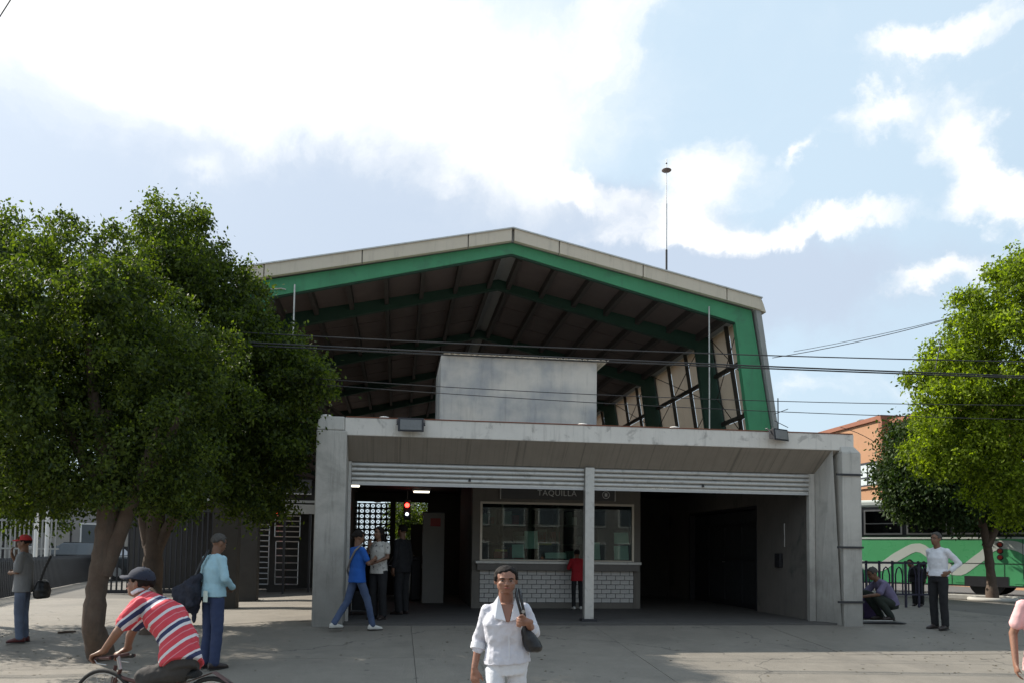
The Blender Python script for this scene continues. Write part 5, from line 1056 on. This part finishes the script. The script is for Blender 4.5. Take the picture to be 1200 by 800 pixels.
# -- child in red at the counter
u, _ = onv(676, 712, VBT-.32); Pk = W(u, VBT-.34, FZ+.004); Hk = hgt(Pk, 712-641)
person('person in a red jacket and dark trousers standing at the ticket counter', Pk, R(188), Hk, dict(ea=(-.24, -.06, 1.15), eb=(.24, -.06, 1.15), wa=(-.16, -.26, 1.2), wb=(.20, -.28, 1.2), hda=(.2, -1, 0), hdb=(.1, -1, 0), na=(0, 0, -1), nb=(0, 0, -1), head=(0, -.10, 1.55), neck=(0, -.05, 1.42)), REDC, BLACKC, M['shoewhite'], sleeve=1.9, hem=.80, skin=SKD, girth=1.05)
# -- standing man in white shirt on the right
Pm, Hm_ = standing(1101, 737, 113)
person('man in a white shirt and black trousers standing with hands on hips near the bus', Pm, R(-65), Hm_, dict(ea=(-.26, .14, 1.15), wa=(-.19, .0, .98), hda=(.3, -.7, -.4), eb=(.28, .16, 1.16), wb=(.19, .02, 1.0), hdb=(-.2, -.7, -.4), na=(1, 0, 0), nb=(-1, 0, 0), head=(0, -.05, 1.58)), WHITEC, BLACKC, M['shoe'], hairm=HAIRG, sleeve=1.75, hem=.93, skin=SKD, legw=1.15, girth=1.02)
# -- squatting man
Ps, _ = standing(1035, 727, 62)
SQ = mat('grey_violet_shirt', (.15, .13, .22), .9, var=.15, vs=5, bump=.2, bs=35)
rs_, Js, hps = person('man squatting at the foot of the right column in grey shirt and dark trousers', Ps, R(-85), 1.66, dict(pelvis=(0, .16, .32), waist=(0, .13, .45), chest=(0, .0, .62), neck=(0, -.10, .76), head=(0, -.20, .87), sa=(-.175, -.08, .70), sb=(.175, -.08, .70), ea=(-.22, -.22, .50), eb=(.22, -.20, .50), wa=(-.13, -.45, .46), wb=(.10, -.45, .45), hda=(0, -1, -.2), hdb=(0, -1, -.2),
    ha=(-.09, .14, .31), hb=(.09, .14, .31), ka=(-.15, -.26, .50), kb=(.15, -.20, .44), aa=(-.12, .02, .10), ab=(.12, .08, .10)), SQ, cloth('dark_green_cloth', (.02, .028, .022)), M['shoe'], hairm=HAIRG, sleeve=.75, hem=.90, skin=SKD, legw=1.15, pitch=R(25), sleevew=1.25)
Pt_ = gp(1001, 724); tt = MB().ell((0, 0, .11), (.12, .12, .11), None, 18, 12).build('round_bundle', BLACKC, smooth=True, loc=Pt_+Vector((0, -.15, 0))); tag(tt, 'round black bundle on the ground at the foot of the right column', 'bundle')
Pt_ = gp(1030, 729); t = thing('work_mat', 'flat dark work mat with pale rod in front of the squatting man', 'mat', Pt_+Vector((-.1, -.05, .004)), .05)
bx(-.45, .5, -.15, .15, 0, .012).build('mat_sheet', M['dark_metal'], t); MB().tube([(-.35, -.02, .03), (.35, .04, .03)], .012, 6).build('rod', M['kerb'], t, smooth=True)
Pt_ = gp(1014, 724); tag(MB().box(-.26, .2, -.14, .14, 0, .42).build('work_box', cloth('violet_cloth', (.05, .03, .09)), loc=Pt_+Vector((.06, -.02, 0)), bevel=.05), 'dark violet covered box between the right column and squatting man', 'box')
# -- dark figure behind the railing
ur, _ = onv(1076, 700, FV+.5); Pd = W(ur, FV+.5, .42)
person('person in black leaning on the railing beyond the white shirted man', Pd, R(-40), hgt(Pd, 45)+.35, dict(head=(-.16, -.3, 1.36), neck=(-.10, -.22, 1.26), chest=(-.05, -.12, 1.12)), BLACKC, BLACKC, M['shoe'], sleeve=1.9, hem=.75, skin=SKD, girth=1.35, legw=1.4)
# -- seated person in red by the turnstile
Pz = W(-7.52, 8.9, .30)
person('person in a red top and jeans sitting on the concrete plinth in the shade', Pz, R(-25), 1.62, dict(pelvis=(0, .14, .92), waist=(0, .12, 1.04), chest=(0, .06, 1.20), neck=(0, -.02, 1.36), head=(0, -.10, 1.49), sa=(-.17, 0, 1.32), sb=(.17, 0, 1.32), ea=(-.2, -.12, 1.10), eb=(.2, -.12, 1.10), wa=(-.08, -.30, 1.12), wb=(.06, -.30, 1.12), hda=(.3, -.8, .2), hdb=(-.3, -.8, .2), ha=(-.09, .1, .90), hb=(.09, .1, .90), ka=(-.12, -.26, .66), kb=(.12, -.24, .62), aa=(-.10, -.26, .18), ab=(.10, -.18, .16)), REDC, JEAN, M['shoe'], sleeve=1.9, hem=.90, skin=SKD, hair='long', pitch=R(20))
# -- pink person cut by the right edge
Yk = 6.35; Pk2 = at(1231, 900, Yk); Pk2.z = gzw(Pk2)
person('person in a pink short sleeved shirt cut off by the right edge', Pk2, R(-20), 1.52, dict(ea=(-.25, .02, 1.12), wa=(-.25, -.05, .88)), PINKC, JEAN2, M['shoe'], sleeve=.60, hem=.80, skin=mat('skin_olive', (.26, .13, .085), .5, var=.06, vs=6), girth=1.05, sleevew=1.15, vox=.010)

# ------------------------------------------------------------------ trees
def leafmat(name, c1, c2, tr=.35):
    m = bpy.data.materials.new(name); m.use_nodes = True; t = m.node_tree; t.nodes.clear(); g = G(t)
    ge = g.n('ShaderNodeNewGeometry'); c = g.mix(g.ramp(ge.outputs['Random Per Island'], 0, 1, False), (*c1, 1), (*c2, 1))
    p = g.n('ShaderNodeBsdfPrincipled'); t.links.new(c, p.inputs['Base Color']); p.inputs['Roughness'].default_value = .6; p.inputs['Specular IOR Level'].default_value = .3
    tl = g.n('ShaderNodeBsdfTranslucent'); t.links.new(g.mix(1.0, c, (1.7, 1.8, .45, 1), 'MULTIPLY'), tl.inputs[0])
    mx = g.n('ShaderNodeMixShader'); mx.inputs[0].default_value = tr; t.links.new(p.outputs[0], mx.inputs[1]); t.links.new(tl.outputs[0], mx.inputs[2])
    o = g.n('ShaderNodeOutputMaterial'); t.links.new(mx.outputs[0], o.inputs[0]); return m
LF1 = leafmat('leaf', (.014, .030, .009), (.10, .135, .02), .46); LF2 = leafmat('leaf_bright', (.04, .065, .008), (.27, .35, .025), .52); LF3 = leafmat('leaf_dark', (.018, .04, .012), (.05, .08, .02), .25)
def crown(lumps, nclump, nleaf, ls, cr, m, root, seed):
    rg = np.random.default_rng(seed); ctr = []; big = list(lumps)
    for l in big:      # bosses standing out of each lump
        k_ = int(7+8*max(l[3:])**2)
        for _ in range(k_):
            d = rg.normal(size=3); d /= np.linalg.norm(d); f = rg.uniform(.16, .36)*min(l[3:])+.07
            lumps = lumps+[(l[0]+d[0]*l[3]*.88, l[1]+d[1]*l[4]*.88, l[2]+d[2]*l[5]*.88, f, f, f*.85)]
    lumps = list(lumps); w = np.array([max(l[3:])**2*(.40 if i < len(big) else 2.0) for i, l in enumerate(lumps)]); w = w/w.sum()
    for l, ww in zip(lumps, w):
        n = int(nclump*ww); d = rg.normal(size=(n, 3)); d /= np.linalg.norm(d, axis=1)[:, None]
        # small bumps make the outline uneven
        rr = rg.uniform(.55, 1.0, n)**.5*(1+.13*np.sin(d[:, 0]*7+l[0]*5)*np.cos(d[:, 2]*6+l[1]))
        d[:, 2] = np.where(rg.random(n) < .45, np.abs(d[:, 2]), d[:, 2])
        ctr.append(np.array(l[:3])+d*np.array(l[3:])*rr[:, None])
    core = []
    for l in big:      # leaves deep inside, so the crown is not see-through
        n = int(nclump*.30*max(l[3:])**2/sum(max(q[3:])**2 for q in big)); d = rg.normal(size=(n, 3)); d /= np.linalg.norm(d, axis=1)[:, None]
        core.append(np.array(l[:3])+d*np.array(l[3:])*(rg.random(n)**.4*.75)[:, None])
    nc = sum(len(x) for x in core); ctr = np.concatenate(ctr+core); N = len(ctr)
    size = rg.uniform(.6, 1.35, N)*cr; size[N-nc:] *= 1.5
    k = np.repeat(np.arange(N), nleaf); n = len(k)
    off = rg.normal(size=(n, 3))*.42; off[:, 2] -= np.abs(off[:, 0]*.4+off[:, 1]*.3)*.6
    P = ctr[k]+off*size[k][:, None]
    a = rg.normal(size=(n, 3)); a[:, 2] -= .9; a /= np.linalg.norm(a, axis=1)[:, None]      # leaf axis droops
    b = np.cross(a, rg.normal(size=(n, 3))); b /= np.linalg.norm(b, axis=1)[:, None]; c = np.cross(a, b)
    L = (ls*rg.uniform(.6, 1.25, n))[:, None]
    v = np.stack([P, P+a*L*.5+b*L*.27+c*L*.06, P+a*L, P+a*L*.5-b*L*.27+c*L*.06], 1).reshape(-1, 3).astype(np.float32)
    me = bpy.data.meshes.new('crown'); nv = len(v); me.vertices.add(nv); me.vertices.foreach_set('co', v.ravel())
    q = np.arange(n)*4; tri = np.stack([q, q+1, q+2, q, q+2, q+3], 1).ravel().astype(np.int32)
    me.loops.add(len(tri)); me.loops.foreach_set('vertex_index', tri); me.polygons.add(2*n); me.polygons.foreach_set('loop_start', np.arange(0, 6*n, 3, dtype=np.int32))
    me.update(calc_edges=True); me.materials.append(m)
    o = bpy.data.objects.new('crown', me); C.objects.link(o); o.parent = root; return o
def tree(label, base, trunk, limbs, lumps, nclump, nleaf, ls, cr, m, seed, group=None):
    t = thing('ficus_tree', label, 'tree', base, 0, group)
    B = Vector(base)
    pts = [Vector(p) for p, r in trunk]; rad = [r*.70 for p, r in trunk]
    # refine the trunk and roughen it
    P = []; Rr = []
    for i in range(len(pts)-1):
        for q in range(5):
            f = q/5; P.append(pts[i].lerp(pts[i+1], f)); Rr.append((rad[i]*(1-f)+rad[i+1]*f)*(1+.06*math.sin(i*5+q*1.9+seed)+.04*math.sin(i*11+q*3.1)))
    P.append(pts[-1]); Rr.append(rad[-1]); P.insert(0, P[0]-Vector((0, 0, .1))); Rr.insert(0, Rr[0]*1.35)
    tb = MB(); tb.tube(P, Rr, 14); tr = tb.build('trunk', M['bark'], t, smooth=True)
    for lp, lr in limbs:
        MB().tube(lp, lr, 9).build('limb', M['bark'], t, smooth=True)
    ll = [(x-B.x, y-B.y, z-B.z, a, b, c) for x, y, z, a, b, c in lumps]
    crown(ll, nclump, nleaf, ls, cr, m, t, seed); return t
def PL_(px, py, Y, rx, ry, rz): # lump given by where it stands: bearing, height, distance and radii in metres
    p = at(px, py, Y); return (p.x, p.y, p.z, rx, ry, rz)
# tree A: front left, leaning trunk
bA = gp(124, 771)
lA = [PL_(100, 430, 10.6, 1.7, 1.5, 1.35), PL_(190, 480, 10.6, 1.1, 1.3, 1.2), PL_(60, 520, 10.4, 1.5, 1.5, .8), PL_(95, 310, 10.9, .62, .7, .6), PL_(60, 290, 10.9, .5, .6, .4), PL_(125, 300, 10.9, .35, .45, .42), PL_(150, 400, 10.6, .9, 1, .9),
      PL_(20, 400, 10.6, 1.2, 1.3, 1.2), PL_(130, 560, 10.3, 1.1, 1.2, .42), PL_(60, 575, 10.3, .9, 1.0, .38), PL_(15, 560, 10.5, .8, 1.0, .5), PL_(30, 480, 10.6, 1.1, 1.2, .9), PL_(190, 575, 10.5, .9, 1, .35)]
wA = lambda x, y, Y=10.3: Vector(at(x, y, Y))-bA
tree('large dark ficus with leaning trunk behind the cyclist', bA, [(wA(120, 771, bA.y), .25), (wA(109, 735), .20), (wA(113, 690), .18), (wA(121, 650), .185), (wA(126, 615), .19), (wA(128, 560), .15), (wA(125, 480), .10)],
     [([wA(121, 672), wA(134, 640), wA(146, 610), wA(165, 560), wA(185, 500)], [.11, .10, .09, .08, .04]), ([wA(126, 590), wA(100, 540), wA(70, 480)], [.11, .08, .03]), ([wA(128, 560), wA(110, 470), wA(100, 360)], [.11, .07, .02]), ([wA(160, 570), wA(200, 510), wA(225, 450)], [.08, .06, .02])],
     lA, 1500, 76, .060, .17, LF1, 11)
# tree B: second trunk, the tallest crown
gB = gp(183, 741); 
lB = [PL_(228, 412, 13.4, 1.45, 1.5, 1.6), PL_(285, 470, 13.4, 1.15, 1.3, 1.3), PL_(205, 275, 13.4, .62, .8, .55), PL_(215, 312, 13.4, .85, 1.0, .7), PL_(248, 348, 13.3, .70, .9, .55), PL_(292, 375, 13.3, .42, .6, .36), PL_(185, 300, 13.4, .4, .6, .45),
      PL_(350, 440, 13.2, .5, .7, .42), PL_(325, 418, 13.2, .5, .7, .5), PL_(325, 500, 13.2, .7, .9, .8), PL_(300, 550, 13.2, .65, .9, .7), PL_(220, 550, 13.4, 1.5, 1.4, .75), PL_(310, 590, 13.2, .38, .6, .22), PL_(180, 480, 13.6, 1.3, 1.3, 1.3), PL_(372, 445, 13.1, .22, .4, .22)]
wB = lambda x, y, Y=13.5: Vector(at(x, y, Y))-gB
tree('tallest dark ficus, its crown reaching over the hall roof edge', gB, [(wB(178, 741, gB.y), .27), (wB(178, 690), .24), (wB(180, 640), .22), (wB(182, 610), .20), (wB(195, 540), .14)],
     [([wB(180, 650), wB(192, 625), wB(212, 590)], [.12, .10, .06]), ([wB(176, 640), wB(168, 600), wB(160, 540)], [.12, .10, .05]), ([wB(195, 560), wB(230, 450), wB(215, 300)], [.12, .08, .02]), ([wB(200, 560), wB(270, 480), wB(320, 440)], [.10, .06, .02]), ([wB(186, 630), wB(200, 612), wB(222, 596)], [.04, .03, .02])],
     lB, 1650, 76, .072, .21, LF1, 5)
# tree C: beyond the left edge
gC = gp(-60, 730)
lC = [PL_(-30, 380, gC.y, 1.5, 1.4, 1.6), PL_(-10, 290, gC.y, .7, .9, .55), PL_(-60, 520, gC.y, 1.6, 1.4, 1.2), PL_(10, 560, gC.y, .9, 1, .6), PL_(-5, 262, gC.y, .35, .5, .3)]
wC = lambda x, y: Vector(at(x, y, gC.y))-gC
tree('dark ficus cut off by the left edge of the view', gC, [(wC(-60, 730), .22), (wC(-55, 640), .18), (wC(-50, 560), .14)], [([wC(-50, 580), wC(-20, 480), wC(-10, 320)], [.12, .08, .02])], lC, 750, 60, .075, .21, LF1, 21)
# tree D: bright crown on the right, trunk outside the view
gD = gp(1262, 728); YD = gD.y
lD = [PL_(1215, 440, YD, 1.45, 1.4, 1.5), PL_(1195, 345, YD, .75, .9, .62), PL_(1208, 308, YD, .42, .7, .36), PL_(1150, 400, YD, .75, .9, .6), PL_(1135, 350, YD, .22, .4, .16), PL_(1118, 460, YD, .85, .9, .7), PL_(1095, 500, YD, .50, .6, .45), PL_(1150, 480, YD, 1.1, 1.0, .9), PL_(1075, 530, YD, .25, .4, .25), PL_(1110, 425, YD, .45, .6, .45), PL_(1140, 530, YD, .8, .9, .6), PL_(1180, 570, YD, .8, .9, .5), PL_(1100, 545, YD, .38, .5, .3), PL_(1172, 318, YD, .22, .4, .14), PL_(1280, 480, YD, 1.5, 1.4, 1.6), PL_(1195, 600, YD, .45, .5, .22)]
wD = lambda x, y: Vector(at(x, y, YD))-gD
tree('bright sunlit ficus crown reaching in from the right edge', gD, [(wD(1262, 728), .24), (wD(1255, 650), .19), (wD(1245, 560), .14), (wD(1235, 480), .09)], [([wD(1250, 600), wD(1200, 530), wD(1140, 500)], [.11, .07, .02]), ([wD(1245, 560), wD(1210, 450), wD(1195, 320)], [.11, .07, .02]), ([wD(1235, 500), wD(1180, 440), wD(1130, 400)], [.08, .05, .015])], lD, 1900, 66, .072, .18, LF2, 31)
# tree E: smaller dark tree in front of the bus
gE = gp(1163, 703); YE = gE.y
lE = [PL_(1130, 568, YE, 2.1, 1.6, .95), PL_(1110, 540, YE, 1.4, 1.3, 1.1), PL_(1066, 560, YE, .7, .8, 1.1), PL_(1060, 515, YE, .5, .7, .6), PL_(1185, 578, YE, 1.2, 1.3, .75), PL_(1090, 590, YE, .9, 1.0, .42)]
wE = lambda x, y: Vector(at(x, y, YE))-gE
tree('darker ficus with slim trunk standing in front of the green bus', gE, [(wE(1163, 703), .26), (wE(1162, 680), .17), (wE(1158, 645), .15), (wE(1152, 615), .14), (wE(1145, 570), .1)], [([wE(1156, 640), wE(1175, 600), wE(1190, 570)], [.13, .09, .04]), ([wE(1152, 615), wE(1120, 570), wE(1090, 540)], [.12, .07, .03])], lE, 1500, 40, .12, .34, LF3, 41)
pe = MB(); pe.torus((0, 0, .03), .55, .06, 'Z', 24, 8); po = pe.build('tree_planter_ring', M['kerb'], loc=gE, smooth=True); tag(po, 'low round kerb ring at the foot of the slim trunk', 'planter')
# trees beyond the station, glimpsed through its openings
for i, (px, Y, lab) in enumerate(((492, 46, 'leafy tree glimpsed through the small rear opening of the station'), (20, 33, 'far tree over the left street wall behind the grille'))):
    p = at(px, 600, Y); b = Vector((p.x, p.y, .4))
    tree(lab, b, [((0, 0, 0), .16), ((.05, 0, 1.3), .13), ((0, 0, 2.4), .1)], [([(0, 0, 1.9), (.5, 0, 2.8), (.7, 0, 3.4)], [.08, .05, .02])], [(b.x, b.y, 3.6, 1.6, 1.5, 1.5), (b.x+.9, b.y, 3.0, 1, 1, .9), (b.x-.9, b.y, 3.2, 1, 1, .9)], 300, 26, .18, .45, LF1, 51+i)
